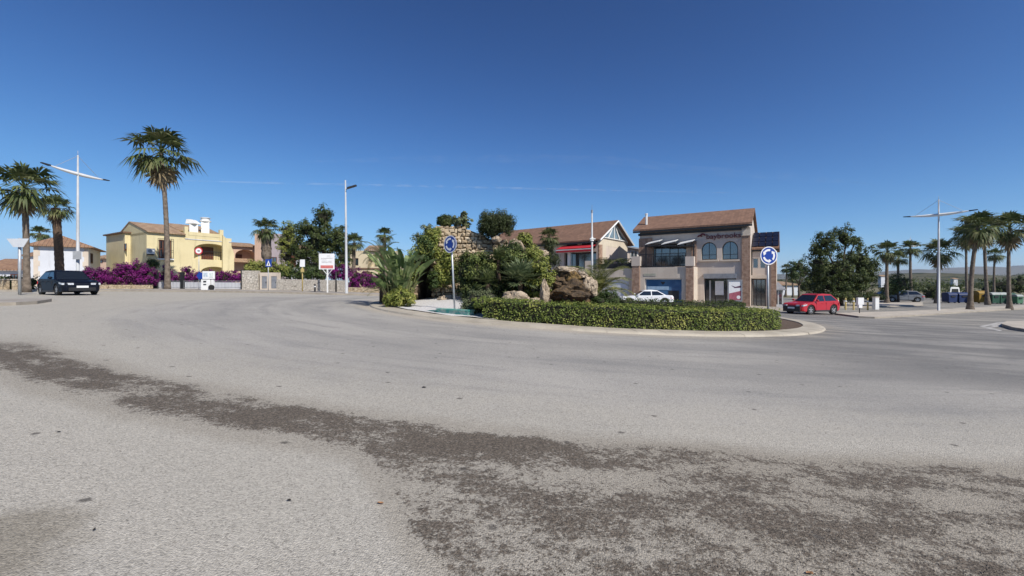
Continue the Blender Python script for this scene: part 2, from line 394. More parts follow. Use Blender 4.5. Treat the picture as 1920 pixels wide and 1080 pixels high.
for i in range(NS):                                     # sloping kerb stones round the island
    a0 = 2*math.pi*(i+.002)/NS; a1 = 2*math.pi*(i+.998)/NS
    prof = [(11.32, .1), (11.95, .09), (12.12, .065), (12.2, -.06), (11.32, -.06)]
    dz = rng.uniform(-.006, .006); dr = rng.uniform(-.012, .012)
    vs = []
    for a in (a0, (a0+a1)/2, a1):
        for r_, hz in prof:
            x, y = ip(r_+dr, a); vs.append((x, y, gz(x, y)+hz+dz))
    n = len(prof); fs = []
    for k in range(2):
        for j in range(n): fs.append((k*n+j, k*n+(j+1) % n, (k+1)*n+(j+1) % n, (k+1)*n+j))
    fs.append(tuple(range(n-1, -1, -1))); fs.append(tuple(2*n+j for j in range(n)))
    mb.add(vs, fs)
struct(mb.build('kerb', M['apron']))
m, nt, b = newmat('white_gravel'); tc = texco(nt)
vv = node(nt, 'ShaderNodeTexVoronoi'); vv.inputs['Scale'].default_value = 22.; nt.links.new(tc, vv.inputs['Vector'])
nt.links.new(mixc(nt, ramp01(nt, vv.outputs['Distance'], .1, .6), (.82,.81,.8), (.5,.48,.46)), b.inputs['Base Color']); b.inputs['Roughness'].default_value = .9
bumpn(nt, b, vv.outputs['Distance'], -1., .04); M['gravel'] = m
mb = MB(); rr_ = [6.6+.52*i for i in range(10)]; aa = [RAD(-92+2.6*i) for i in range(27)]
vs = []
for r_ in rr_:
    for a in aa:
        x, y = ip(r_+(.25*noise.noise(V((a*6, 0, 0))) if r_ < 7 else 0), a); vs.append((x, y, iz(x, y)+.03+.05*noise.noise(V((x*1.5, y*1.5, 0)))))
na = len(aa)
mb.add(vs, [(i*na+j, i*na+j+1, (i+1)*na+j+1, (i+1)*na+j) for i in range(len(rr_)-1) for j in range(na-1)])
struct(mb.build('gravel_bed', M['gravel'], smooth=True), 'stuff')

# pavements: ruled strips with a kerb face along their road edge
m, nt, b = newmat('pavement_concrete'); tc = texco(nt)
col = mixc(nt, ramp01(nt, noisen(nt, tc, .8, 6.), .35, .65), (.4,.36,.31), (.31,.275,.235))
pb = node(nt, 'ShaderNodeTexBrick'); pb.offset = 0.; pb.inputs['Scale'].default_value = 1.; pb.inputs['Brick Width'].default_value = .6; pb.inputs['Row Height'].default_value = .6; pb.inputs['Mortar Size'].default_value = .02
nt.links.new(tc, pb.inputs['Vector'])
for i_, c_ in (('Color1', (1,1,1)), ('Color2', (.9,.9,.9)), ('Mortar', (.6,.6,.6))): pb.inputs[i_].default_value = c4(c_)
nt.links.new(mixc(nt, 1., col, pb.outputs[0], 'MULTIPLY'), b.inputs['Base Color']); b.inputs['Roughness'].default_value = .9; M['pave'] = m
M['pave_dust'] = mat('dusty_concrete', (.47,.42,.35), .95, (.36,.32,.27), 1.2, .3, 40.)
def dense(poly, step=.9):
    out = []
    for a, b_ in zip(poly[:-1], poly[1:]):
        n = max(1, int((V(b_)-V(a)).length/step))
        out += [V(a).lerp(V(b_), i/n) for i in range(n)]
    return out+[V(poly[-1])]
def resample(poly, n):
    L = [0.]
    for a, b_ in zip(poly[:-1], poly[1:]): L.append(L[-1]+(b_-a).length)
    out = []
    for i in range(n):
        t = L[-1]*i/(n-1); j = 0
        while j < len(L)-2 and L[j+1] < t: j += 1
        q = (t-L[j])/max(1e-6, L[j+1]-L[j]); out.append(poly[j].lerp(poly[j+1], q))
    return out
def strip(name, edge, back, h=.14, mats=None, nacross=8, kerbw=.25):
    e = dense([V((p[0], p[1])) for p in edge]); n = len(e); bk = resample([V((p[0], p[1])) for p in back], n)
    mb = MB(); vs = []; rows = [0., None]
    fr = [0.]+[q/nacross for q in range(1, nacross+1)]
    for i in range(n):
        for t in fr:
            p = e[i].lerp(bk[i], t); vs.append((p.x, p.y, gz(p.x, p.y)+h))
        p = e[i]; vs.append((p.x, p.y, gz(p.x, p.y)-.05))
        p = bk[i]; vs.append((p.x, p.y, gz(p.x, p.y)-.05))
    w_ = nacross+3; top, side = [], []
    for i in range(n-1):
        for j in range(nacross): top.append((i*w_+j, (i+1)*w_+j, (i+1)*w_+j+1, i*w_+j+1))
        side.append((i*w_+nacross+1, (i+1)*w_+nacross+1, (i+1)*w_, i*w_))
        side.append((i*w_+nacross, (i+1)*w_+nacross, (i+1)*w_+nacross+2, i*w_+nacross+2))
    mb.add(vs, top, 0)
    mb.add([], [], 0)
    for f in side: mb.f.append(f); mb.m.append(1)
    for i in (0, n-1):
        mb.f.append(tuple([i*w_+nacross+1]+[i*w_+j for j in range(nacross+1)]+[i*w_+nacross+2])); mb.m.append(1)
    o = mb.build(name, mats or [M['pave'], M['kerb']]); struct(o)
    return o
def g2(px, py): q = G(px, py); return (q.x, q.y)
strip('pavement', [(-62, 30), (-44, 31.5), (-36, 33.2), (-31, 34.2), (-26, 34.2), (-20, 34), (-14, 33.5), (-9, 34.5), (-5, 37)], [(-70, 75), (-4, 75)], nacross=22)
strip('pavement', [(1, 42.5), (6, 40), (12, 37.6), (17, 36.4), (21, 35.6), (24, 36.4)], [(1, 75), (30, 75)], nacross=18)
strip('pavement', [g2(-20, 574), g2(30, 572.5), g2(70, 570), g2(97, 565.5)], [g2(-20, 566), g2(97, 564)], nacross=3, h=.12)
e3 = [g2(1565, 590), g2(1610, 596), g2(1640, 597.5), g2(1700, 594), g2(1800, 587), g2(1930, 579)]
strip('pavement', e3, [g2(1600, 588), g2(1640, 587.5), g2(1700, 585.5), g2(1800, 579.5), g2(1930, 573)], mats=[M['pave_dust'], M['kerb']], nacross=3, h=.12)
e4 = [g2(1878, 612), g2(1900, 619), g2(1960, 628)]
strip('traffic_island', e4, [g2(1888, 606), g2(1915, 606), g2(1975, 606)], mats=[M['pave_dust'], M['kerb']], nacross=2, h=.15)
e5 = [g2(1575, 577.5), g2(1650, 576), g2(1730, 573.5)]
strip('pavement', e5, [g2(1570, 569), g2(1650, 569), g2(1730, 568)], mats=[M['pave_dust'], M['kerb']], nacross=2, h=.12)
# faded hatch paint beside the right-hand traffic island
M['paint'] = mat('worn_road_paint', (.5,.48,.45), .8, (.3,.29,.27), 3.)
mb = MB()
for q in ([(1836,612),(1868,605),(1925,601),(1925,603),(1872,607),(1846,613)], [(1846,613),(1866,616.5),(1880,620.5),(1874,620.8),(1858,617.5),(1836,612.4)],
          [(1856,609.5),(1902,604.5),(1906,605.8),(1862,611.5)], [(1850,613.5),(1884,608.5),(1886,610.5),(1856,615)]):
    pts = []
    for a_ in q:
        g_ = G(*a_); pts.append((g_.x, g_.y, g_.z+.006))
    mb.face(pts)
struct(mb.build('road_marking', M['paint']))

# small loose grit along the arc in front of the camera
mb = MB(); r2 = random.Random(5)
base = [(1,0,0),(-.5,.87,0),(-.5,-.87,0),(0,0,1.1)]
for i in range(16000):
    d_ = 2.1+4.6*r2.random()**1.5; x = d_*r2.uniform(-1.15, 1.15); y = d_
    rd = irad(x, y); o_ = 23.1+max(0, x+1.3)*1.25
    nz = noise.noise(V((x*3.2, y*3.2, 3.)))+.4*noise.noise(V((x*9, y*9, 1.)))
    if rd < 22.1+.25*nz or rd > o_ or nz < -.05: continue
    s = r2.uniform(.003, .0075); a = r2.uniform(0, 6.3); ca, sa = math.cos(a), math.sin(a); z0 = gz(x, y)
    e_ = r2.uniform(.7, 1.5)
    mb.add([(x+s*(vx*e_*ca-vy*sa), y+s*(vx*e_*sa+vy*ca), z0-.001+vz*s) for vx, vy, vz in base], [(0,1,3),(1,2,3),(2,0,3)])
M['grit'] = leafmat('grit_stones', (.05,.045,.04), (.19,.165,.14), trans=0., rough=.9)
struct(mb.build('grit', M['grit']), 'stuff')

# hills and the far range
m, nt, b = newmat('scrub_hillside'); tc = texco(nt)
v1 = ramp01(nt, noisen(nt, tc, .03, 7., .7), .42, .56)
nt.links.new(mixc(nt, v1, (.022,.034,.016), (.085,.08,.045)), b.inputs['Base Color']); b.inputs['Roughness'].default_value = 1.
M['hill'] = m
M['range'] = mat('bare_mountain', (.12,.11,.085), 1., (.07,.075,.05), .002)
def ridge(name, ctrl, d, depth, mt, seed, amp, n=160):
    mb = MB(); xs = []; top = []
    for i in range(n):
        px = ctrl[0][0]+(ctrl[-1][0]-ctrl[0][0])*i/(n-1); j = 0
        while j < len(ctrl)-2 and ctrl[j+1][0] < px: j += 1
        t = (px-ctrl[j][0])/(ctrl[j+1][0]-ctrl[j][0]); py = ctrl[j][1]+(ctrl[j+1][1]-ctrl[j][1])*t
        py += amp*noise.noise(V((px*.05, seed, 0)))+amp*.5*noise.noise(V((px*.17, seed, 5)))
        xs.append(X(px, d)); top.append(Zp(py, d))
    K = 7; vs = []
    for i in range(n):
        for k_ in range(K+1):
            t = k_/K; hgt = top[i]*math.sin(math.pi*t) if t <= .5 else top[i]*math.sin(math.pi*t)
            yy = d+(t-.5)*2*depth; vs.append((xs[i]*yy/d if t > .5 else xs[i], yy, -2.+(hgt+2.)*(1+.1*noise.noise(V((i*.3, k_*.7, seed))) if 0 < k_ < K and k_ != K//2 else 1)))
    w_ = K+1
    mb.add(vs, [(i*w_+k_, (i+1)*w_+k_, (i+1)*w_+k_+1, i*w_+k_+1) for i in range(n-1) for k_ in range(K)])
    return struct(mb.build(name, mt, smooth=True))
ridge('hills', [(1380, 528), (1500, 521), (1600, 519), (1660, 514), (1720, 512), (1790, 517), (1850, 519), (1930, 513), (2080, 508)], 420., 120., M['hill'], 2., 3.)
ridge('mountains', [(1300, 518), (1560, 512), (1700, 508), (1760, 503), (1810, 500), (1860, 503), (1900, 498), (1960, 494), (2100, 502), (2300, 512)], 5200., 1500., M['range'], 4., 4.)

# pale air between here and the far range
m = bpy.data.materials.new('haze_air'); m.use_nodes = True; nt = m.node_tree; nt.nodes.remove(nt.nodes['Principled BSDF'])
pv = node(nt, 'ShaderNodeVolumePrincipled'); pv.inputs['Color'].default_value = (.8, .88, 1., 1.); pv.inputs['Density'].default_value = .00008; pv.inputs['Anisotropy'].default_value = .2
nt.links.new(pv.outputs[0], nt.nodes['Material Output'].inputs['Volume'])
mb = MB(); mb.hexa([(-9500, -9500, -8), (9500, -9500, -8), (9500, 9500, -8), (-9500, 9500, -8)], [(-9500, -9500, 270), (9500, -9500, 270), (9500, 9500, 270), (-9500, 9500, 270)]); struct(mb.build('haze', m), 'stuff')
# ------------------------------------------------------------------ foliage builders
UP = V((0, 0, 1))
def rdir(r):
    z = r.uniform(-1, 1); a = r.uniform(0, 2*math.pi); q = math.sqrt(1-z*z)
    return V((q*math.cos(a), q*math.sin(a), z))
def leaf(mb, p, n, s, r, asp=.55):
    t = n.cross(rdir(r))
    if t.length < 1e-3: t = V((1,0,0))
    t.normalize(); b_ = n.cross(t); L = s*r.uniform(.65, 1.35); W = L*asp
    mb.add((p-t*L*.5, p+b_*W*.5+n*W*.12, p+t*L*.5, p-b_*W*.5+n*W*.12), ((0,1,2,3),))
def crown(mb, blobs, nclump, cr, per, size, r, inner=.35, asp=.55, up=.35, zmin=None):
    """leaf clumps spread through ellipsoids (centre, radii)"""
    wts = [(b_[1][0]*b_[1][1]*b_[1][2])**.62 for b_ in blobs]; tot = sum(wts)
    for (c, rad), w_ in zip(blobs, wts):
        for i in range(max(3, int(nclump*w_/tot))):
            d = rdir(r); q = inner+(1-inner)*r.random()**.5
            cc = V((c[0]+d.x*rad[0]*q, c[1]+d.y*rad[1]*q, c[2]+d.z*rad[2]*q)); k = cr*r.uniform(.6, 1.3)
            for j in range(int(per*r.uniform(.6, 1.4))):
                dd = rdir(r); p = cc+dd*k*r.random()**.45
                if zmin is not None and p.z < zmin(p.x, p.y): continue
                n = (dd*.7+d*.5+UP*up+rdir(r)*.6)
                if n.length < 1e-3: continue
                leaf(mb, p, n.normalized(), size, r, asp)
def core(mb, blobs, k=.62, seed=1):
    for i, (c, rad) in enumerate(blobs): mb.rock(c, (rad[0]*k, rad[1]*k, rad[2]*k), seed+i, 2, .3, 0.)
def pb_(px, py, rx, ry, d, dep=None):                       # ellipsoid measured in the photo at distance d
    c = P(px, py, d); a = rx/F*d; h = ry/F*d
    return ((c.x, c.y, c.z), (a, dep if dep else max(a, h)*.9, h))
LEAF = {
 'dark': leafmat('dark_tree_leaves', (.028,.046,.014), (.085,.115,.03), (.15,.165,.045)),
 'mid': leafmat('mid_green_leaves', (.035,.065,.018), (.085,.125,.035), (.13,.16,.05)),
 'midbright': leafmat('light_shrub_leaves', (.08,.12,.03), (.25,.3,.085), (.4,.4,.13)),
 'yellowgreen': leafmat('yellow_green_leaves', (.11,.15,.03), (.3,.32,.07), (.42,.4,.12)),
 'hedge': leafmat('hedge_leaves', (.05,.09,.02), (.3,.36,.08), (.55,.53,.15), .33),
 'blue': leafmat('grey_green_leaves', (.07,.09,.045), (.19,.215,.105), (.28,.3,.16)),
 'purple': leafmat('purple_bracts', (.1,.006,.085), (.27,.018,.22), (.03,.05,.018)),
 'palm': leafmat('palm_blades', (.04,.062,.02), (.13,.16,.055), (.26,.24,.12), .28),
 'palmdead': leafmat('dry_palm_blades', (.2,.15,.085), (.34,.27,.16), None, .15),
 'bird': leafmat('broad_leaves', (.09,.14,.05), (.23,.3,.11), (.33,.38,.18), .3, .45),
 'date': leafmat('date_palm_leaflets', (.1,.12,.03), (.26,.27,.08), (.34,.31,.11), .25),
 'fanbright': leafmat('fan_bush_blades', (.07,.1,.045), (.2,.25,.12), (.3,.33,.18), .25),
 'olive': leafmat('drooping_leaves', (.03,.045,.015), (.075,.095,.035), (.11,.12,.045)),
}
M['core'] = mat('foliage_shade', (.016,.018,.008), 1., (.028,.026,.012))  # near-black so the shade deep in foliage sits in the core colour
M['palmtrunk'] = mat('palm_trunk', (.2,.16,.125), .95, (.1,.078,.058), 5., .8, 14.)
M['palmfibre'] = mat('palm_fibre', (.13,.085,.055), 1., (.07,.045,.03), 9., 1., 30.)
M['petiole'] = mat('leaf_stalk', (.14,.15,.06), .7)

def fan_leaf(mb, o, d, plen, fr, r, droop=.35, nb=15, w=.06, fold=.25):
    d = d.normalized(); s = d.cross(UP)
    if s.length < .05: s = V((math.cos(r.uniform(0, 6.28)), math.sin(r.uniform(0, 6.28)), 0))
    s.normalize(); u = s.cross(d)
    e = o+d*plen-UP*plen*.12; k = .022*plen+.012
    mb.add((o-s*k, o+s*k, e+s*k*.6, e-s*k*.6), ((0,1,2,3),)); d2 = (d-UP*.18).normalized(); u = s.cross(d2)
    for i in range(nb):
        a = RAD(-112+224*i/(nb-1)+r.uniform(-5, 5)); L = fr*(1-.25*abs(a)/2.)*r.uniform(.85, 1.1)
        bd = (d2*math.cos(a)+s*math.sin(a)+u*(fold*abs(math.sin(a))-.05)).normalized()
        sd = bd.cross(u).normalized(); m_ = e+bd*L*.55-UP*droop*L*.08; t_ = e+bd*L-UP*droop*L*r.uniform(.35, .8)
        ww = w*fr
        mb.add((e, m_+sd*ww, m_-sd*ww, t_), ((0,1,2),(2,1,3)))
def fan_crown(mb, R_, n, r, emin=-45, emax=82, droop=.4, nb=15, spread=1.):
    for i in range(n):
        t = (i+.5)/n; el = RAD(emax+(emin-emax)*t**.95+r.uniform(-12, 12)); az = i*2.39996+r.uniform(-.3, .3)
        d = V((math.cos(az)*math.cos(el)*spread, math.sin(az)*math.cos(el)*spread, math.sin(el)))
        L = R_*r.uniform(.85, 1.1)*(1. if el > -.3 else .85)
        fan_leaf(mb, V((0, 0, .02*i/n)), d, L*r.uniform(.42, .58), L*.52, r, droop*(1.25 if el < 0 else .8), nb)
def pinnate(mb, o, az, el, L, r, droop=1., nl=22, ll=.16, w=.02, vup=.25, rib=None):
    p = V(o); n = 9; pts = [p.copy()]; e = el
    for i in range(n):
        dd = V((math.cos(az)*math.cos(e), math.sin(az)*math.cos(e), math.sin(e))); p = p+dd*L/n; pts.append(p.copy()); e -= droop*(.07+.22*i/n)
    (rib or mb).tube(pts, [.022*L*.35*(1-.85*i/n)+.003 for i in range(n+1)], 4, False)
    s = V((-math.sin(az), math.cos(az), 0))
    for j in range(nl):
        t = .14+.86*(j+.5)/nl; q = t*n; i = min(n-1, int(q)); c = pts[i].lerp(pts[i+1], q-i); fw = (pts[i+1]-pts[i]).normalized(); u = s.cross(fw)
        l = L*ll*math.sin(math.pi*min(1., .12+t*.86))**.6*r.uniform(.85, 1.15)+.02
        for sg in (1, -1):
            dd = (s*sg*.85+fw*.5-u*(-vup)*(1 if u.z > 0 else -1)).normalized(); mm = c+dd*l*.5; tt = c+dd*l-UP*l*.22; x_ = fw*w*L*.5
            mb.add((c-x_*.5, c+x_*.5, mm+x_, mm-x_, tt), ((0,1,2,3),(3,2,4)))
FANS = []
for i_ in range(3):
    q_ = random.Random(40+i_); mb = MB(); fan_crown(mb, 1., 30, q_, -45, 84, .85, 17); o_ = mb
    FANS.append(mb)
DEADS = []
for i_ in range(2):
    q_ = random.Random(60+i_); mb = MB()
    for k_ in range(11):
        az = k_*2.4; el = RAD(q_.uniform(-86, -62)); fan_leaf(mb, V((0,0,-.12-.2*q_.random())), V((math.cos(az)*math.cos(el), math.sin(az)*math.cos(el), math.sin(el))), .3, .5, q_, .3, 11)
    DEADS.append(mb)
_crowncache = {}
def mesh_of(key, mb, name, mt):
    if key not in _crowncache:
        me = bpy.data.meshes.new(name); me.from_pydata(mb.v, [], mb.f); me.materials.append(mt); _crowncache[key] = me
    return _crowncache[key]
def palm(base, top, R_, r0, r1, label, var=0, dead=1., name='fan_palm', group=None, bulge=1.25, trunkmat='palmtrunk', squash=1., shaggy=0.):
    base = V(base); top = V(top); t = thing(name, label, 'palm tree', base, group)
    mb = MB(); pts, rad = [], []; H = (top-base).length; n = max(10, int(H/.22)); lean = V((rng.uniform(-1,1), rng.uniform(-1,1), 0))*.012*H
    for i in range(n+1):
        u = i/n; pts.append(base.lerp(top, u)+lean*math.sin(math.pi*u)-UP*(.15 if i == 0 else 0)); k = r0+(r1-r0)*u**.7
        k *= (1+(bulge-1)*max(0, 1-u*7)) * (1+.035*(1 if i % 2 else -1)+rng.uniform(-.02, .02))
        if shaggy and u > 1-shaggy: k *= 1.5+.25*rng.random()
        rad.append(k)
    mb.tube(pts, rad, 10); mb.build('trunk', M[trunkmat], t, smooth=True)
    if shaggy:
        mb = MB()
        for i in range(110):
            u = 1-shaggy*rng.random(); p = base.lerp(top, u); a = rng.uniform(0, 6.28); q = r1*1.45
            o = p+V((math.cos(a)*q, math.sin(a)*q, 0)); d = V((math.cos(a)*.5, math.sin(a)*.5, .8)); L = rng.uniform(.15, .3); s = d.cross(UP).normalized()*.05
            mb.add((o-s, o+s, o+d*L), ((0,1,2),))
        mb.build('leaf_base', M['palmfibre'], t)
    def put(nm, me, z, k):
        o = bpy.data.objects.new(nm, me); COL.objects.link(o); o.parent = t; o.location = top-base+UP*z; o.scale = (k, k, k*squash); o.rotation_euler = (0, 0, rng.uniform(0, 6.28)); return o
    put('crown', mesh_of(('f', var % 3), FANS[var % 3], 'fan_palm_crown', LEAF['palm']), 0, R_)
    if dead: put('dead_fronds', mesh_of(('d', var % 2), DEADS[var % 2], 'dead_palm_skirt', LEAF['palmdead']), 0, R_*dead)
    return t
def tree(name, label, d, ells, base_px, lm, cl, cr, per, size, seed, trunk_r=.18, group=None, corek=.6, cat='tree', limbs=5, inner=.35):
    r = random.Random(seed); bl = [pb_(*e, d) if len(e) == 4 else pb_(e[0], e[1], e[2], e[3], e[4]) for e in ells]
    bx = X(base_px, d); base = V((bx, d, gz(bx, d))); t = thing(name, label, cat, base, group)
    mb = MB(); crown(mb, bl, cl, cr, per, size, r, inner, zmin=lambda x, y: gz(x, y)+.2); mb.build('crown', LEAF[lm], t)
    mb = MB(); mid = V((bl[0][0][0], bl[0][0][1], bl[0][0][2])); fork = base.lerp(mid, .45); fork.x = bx+(mid.x-bx)*.3
    mb.tube([base-UP*.2, base.lerp(fork, .5)+V((.05, .04, 0)), fork], [trunk_r*1.3, trunk_r, trunk_r*.85], 8)
    for i in range(min(limbs, len(bl)) if len(bl) > 2 else limbs):
        c = V(bl[i % len(bl)][0]); e = c+rdir(r)*.3*bl[i % len(bl)][1][0]
        mb.tube([fork-UP*.05, fork.lerp(e, .5)+UP*.2+rdir(r)*.15, e], [trunk_r*.6, trunk_r*.4, trunk_r*.12], 6)
    mb.build('trunk', M['bark'], t, smooth=True)
    if corek:
        mb = MB(); core(mb, bl, corek, seed); mb.build('crown_shade_core', M['core'], t)
    return t
def bush(name, label, bl, lm, cl, cr, per, size, seed, cat='shrub', group=None, corek=.68, base=None, inner=.55, asp=.55, zf=None):
    r = random.Random(seed); c = bl[0][0]; zf = zf or iz
    base = V(base) if base is not None else V((c[0], c[1], zf(c[0], c[1])))
    t = thing(name, label, cat, base, group); mb = MB(); crown(mb, bl, cl, cr, per, size, r, inner, asp, zmin=lambda x, y: zf(x, y)+.01)
    mb.build('foliage', LEAF[lm], t)
    mb = MB(); core(mb, bl, corek, seed); mb.build('shade_core', M['core'], t)
    return t

# ------------------------------------------------------------------ roundabout island
def clipped_hedge(label, a0, a1, rc, wid, h, seed, dens=1., lm='hedge', z0=None):
    r = random.Random(seed); x, y = ip(rc, RAD((a0+a1)/2)); t = thing('clipped_hedge', label, 'hedge', (x, y, iz(x, y)))
    mb = MB(); n = int((a1-a0)/1.2)+2; vs = []
    for i in range(n+1):                                   # dark filler body with the hedge's inner shade in its colour
        a = RAD(a0+(a1-a0)*i/n)
        for dr, hz in ((-wid/2+.07, 0), (wid/2-.07, 0), (wid/2-.07, h-.07), (-wid/2+.07, h-.07)):
            px_, py_ = ip(rc+dr+.03*noise.noise(V((i*.9, dr*3, hz))), a); vs.append((px_, py_, iz(px_, py_)+hz-.03))
    fs = [(i*4+j, i*4+(j+1) % 4, (i+1)*4+(j+1) % 4, (i+1)*4+j) for i in range(n) for j in range(4)]+[(3,2,1,0), (n*4, n*4+1, n*4+2, n*4+3)]
    mb.add(vs, fs); mb.build('shade_core', M['core'], t)
    mb = MB(); L = RAD(a1-a0)*rc; per = 2*h+wid
    def put(a, dr, hz, n_):
        bumpy = .085*noise.noise(V((a*rc*1.3, hz*2.2, dr*2)))+.03*noise.noise(V((a*rc*4, hz*5, dr*5+9)))
        px_, py_ = ip(rc+dr, a); p = V((px_, py_, iz(px_, py_)+hz))+n_*(bumpy+r.uniform(-.06, .025))
        if r.random() < .07: p += UP*r.uniform(0, .11)*(hz/.7)
        leaf(mb, p, (n_*.9+UP*.35+rdir(r)*.8).normalized(), .07, r, .62)
    for i in range(int(L*per*520*dens)):
        a = RAD(r.uniform(a0, a1)); q = r.uniform(0, per); rad_out = V((math.sin(a), -math.cos(a), 0))
        if q < h: put(a, wid/2, q, rad_out)
        elif q < h+wid: put(a, -wid/2+(q-h), h, UP)
        elif r.random() < .5: put(a, -wid/2, q-h-wid, -rad_out)
    for a_, sg in ((a0, -1), (a1, 1)):
        for i in range(int(wid*h*700*dens)):
            a = RAD(a_); tn = V((math.cos(a), math.sin(a), 0))*sg; put(a, r.uniform(-wid/2, wid/2), r.uniform(0, h), tn)
    mb.build('foliage', LEAF[lm], t); return t
clipped_hedge('long clipped green hedge curving along the front kerb of the roundabout', -27.5, 36.5, 10.72, .95, .73, 3)
clipped_hedge('low dark clipped hedge crossing the island behind the long front hedge', 3, 62, 8.6, .7, .62, 4, .6, 'dark')

# rubble grotto: individual stones laid against a mortar body, with a dark cave mouth
M['rubble'] = leafmat('tan_rubble_stone', (.36,.27,.17), (.6,.5,.36), (.44,.36,.26), trans=0., rough=.92)
M['mortar'] = mat('earth_mortar', (.22,.165,.11), 1., (.14,.1,.07), 6., 1., 20.)
gd = 24.3
gt = thing('stone_grotto', 'tan rubble stone grotto with a dark cave mouth, overgrown with climbers', 'grotto', (X(860, gd), gd, iz(X(860, gd), gd)))
top_line = [(768, 545), (771, 492), (782, 470), (800, 446), (816, 427), (836, 423), (856, 425), (876, 430), (900, 439), (920, 449), (948, 453), (962, 466), (990, 470), (1004, 485), (1014, 520)]
def topy(px):
    for a, b_ in zip(top_line[:-1], top_line[1:]):
        if a[0] <= px <= b_[0]: return a[1]+(b_[1]-a[1])*(px-a[0])/(b_[0]-a[0])
    return None
def cavey(px):                                           # top row of the cave mouth
    u = (px-796.)/17.
    return 486+26*u*u if abs(u) < 1 else None
mb = MB(); cols = list(range(768, 1015, 6))
def off(px, py): return gd+.35*noise.noise(V((px*.02, py*.02, 2)))+.012*(570-py)*.4+(.55 if px < 812 else 0)*0
vs, fs, ids = [], [], {}
def vid(px, py, back=0.):
    k_ = (px, round(py, 2), back)
    if k_ not in ids:
        d = off(px, py)+.1+back; p = P(px, py, d)
        if back: p = P(px, py, off(px, py)+.1); p.y += back
        ids[k_] = len(vs); vs.append(tuple(p))
    return ids[k_]
for a, b_ in zip(cols[:-1], cols[1:]):
    ya, yb = topy(a), topy(b_)
    ca, cb = cavey(a), cavey(b_)
    lo_a, lo_b = 580., 580.
    if ca and cb: lo_a, lo_b = ca, cb
    N = 10
    for j in range(N):
        q = [(a, ya+(lo_a-ya)*(j+1)/N), (b_, yb+(lo_b-yb)*(j+1)/N), (b_, yb+(lo_b-yb)*j/N), (a, ya+(lo_a-ya)*j/N)]
        fs.append(tuple(vid(*u_) for u_ in q))
    back = 3.0
    fs.append((vid(a, ya), vid(b_, yb), vid(b_, yb, back), vid(a, ya, back)))
    fs.append((vid(a, ya, back), vid(b_, yb, back), vid(b_, 580., back), vid(a, 580., back)))
    if ca and cb: fs.append((vid(a, ca), vid(a, ca, back), vid(b_, cb, back), vid(b_, cb)))
for px_ in (780, 810):
    cy = cavey(px_) if cavey(px_) else 486
    fs.append((vid(px_, 486+20), vid(px_, 580.), vid(px_, 580., 3.), vid(px_, 486+20, 3.)))
for px_ in (cols[0], cols[-1]): fs.append((vid(px_, topy(px_)), vid(px_, 580.), vid(px_, 580., 3.), vid(px_, topy(px_), 3.)))
mb.add(vs, fs); mb.build('wall_body', M['mortar'], gt)
mb = MB(); r = random.Random(21); py = 580.
while py > 424:
    hh = r.uniform(3.6, 7.2); px_ = 768+r.uniform(-4, 4)
    while px_ < 1012:
        ww = r.uniform(4, 11.5); cy0 = r.uniform(-1.2, 1.2); cx_, cy_ = px_+ww/2, py-hh/2+cy0; ty = topy(min(1013, max(769, cx_)))
        cv = cavey(cx_)
        if ty is not None and cy_ > ty-1 and not (cv and cy_ > cv-2):
            d = off(cx_, cy_); k_ = d/F; out_ = r.uniform(.01, .17)
            def cn(sx_, sz_, dep): return V(P(cx_, cy_, d))+V((sx_*ww*.47*k_+r.uniform(-.05, .05), dep, sz_*hh*.46*k_+r.uniform(-.04, .04)))
            f4 = [cn(-.9,-.9,-out_), cn(.9,-.9,-out_), cn(.9,.9,-out_), cn(-.9,.9,-out_)]; b4 = [cn(-1.05,-1.05,.15), cn(1.05,-1.05,.15), cn(1.05,1.05,.15), cn(-1.05,1.05,.15)]
            cen = sum(f4, V((0,0,0)))/4-V((0, r.uniform(.0, .06), 0))
            mb.add(f4+b4+[cen], [(0,1,8),(1,2,8),(2,3,8),(3,0,8),(1,0,4,5),(2,1,5,6),(3,2,6,7),(0,3,7,4)])
        px_ += ww+.6
    py -= hh+.4
mb.build('stonework', M['rubble'], gt)

# boulders of the waterfall
def rockmat(name, c1, c2, c3):
    m, nt, b = newmat(name); tc = texco(nt)
    a_ = ramp01(nt, noisen(nt, tc, 2.2, 8., .7), .38, .62); b2 = ramp01(nt, noisen(nt, tc, 7., 6., .7), .45, .62)
    nt.links.new(mixc(nt, b2, mixc(nt, a_, c1, c2), c3), b.inputs['Base Color']); b.inputs['Roughness'].default_value = .85
    bumpn(nt, b, noisen(nt, tc, 9., 8., .75), 1., .09); return m
M['rock_pale'] = rockmat('pale_limestone', (.55,.45,.33), (.42,.33,.23), (.3,.23,.16))
M['rock_brown'] = rockmat('wet_brown_rock', (.09,.06,.035), (.16,.1,.045), (.05,.035,.022))
M['rock_orange'] = rockmat('orange_stained_rock', (.3,.18,.05), (.2,.13,.05), (.09,.06,.035))
def boulder(label, px, py, rx, ry, d, mt, seed, amp=.38, dep=None, sub=4, group='boulders of the waterfall'):
    b_ = pb_(px, py, rx, ry, d, dep); mb = MB(); mb.rock(b_[0], b_[1], seed, sub, amp)
    o = mb.build('boulder', M[mt]); return tag(o, label, 'boulder', group)
boulder('large wet brown boulder at the foot of the waterfall, facing the hedge', 1072, 552, 44, 24, 19.5, 'rock_brown', 1, .42)
boulder('brown overhanging rock above the wet boulder of the waterfall', 1066, 524, 38, 20, 20.4, 'rock_brown', 2, .42)
boulder('orange stained rock face in the middle of the waterfall', 1076, 522, 15, 13, 19.9, 'rock_orange', 3, .3, .35)
boulder('pale flat ledge stone capping the waterfall', 1062, 507, 25, 8, 20.6, 'rock_pale', 4, .3, .9)
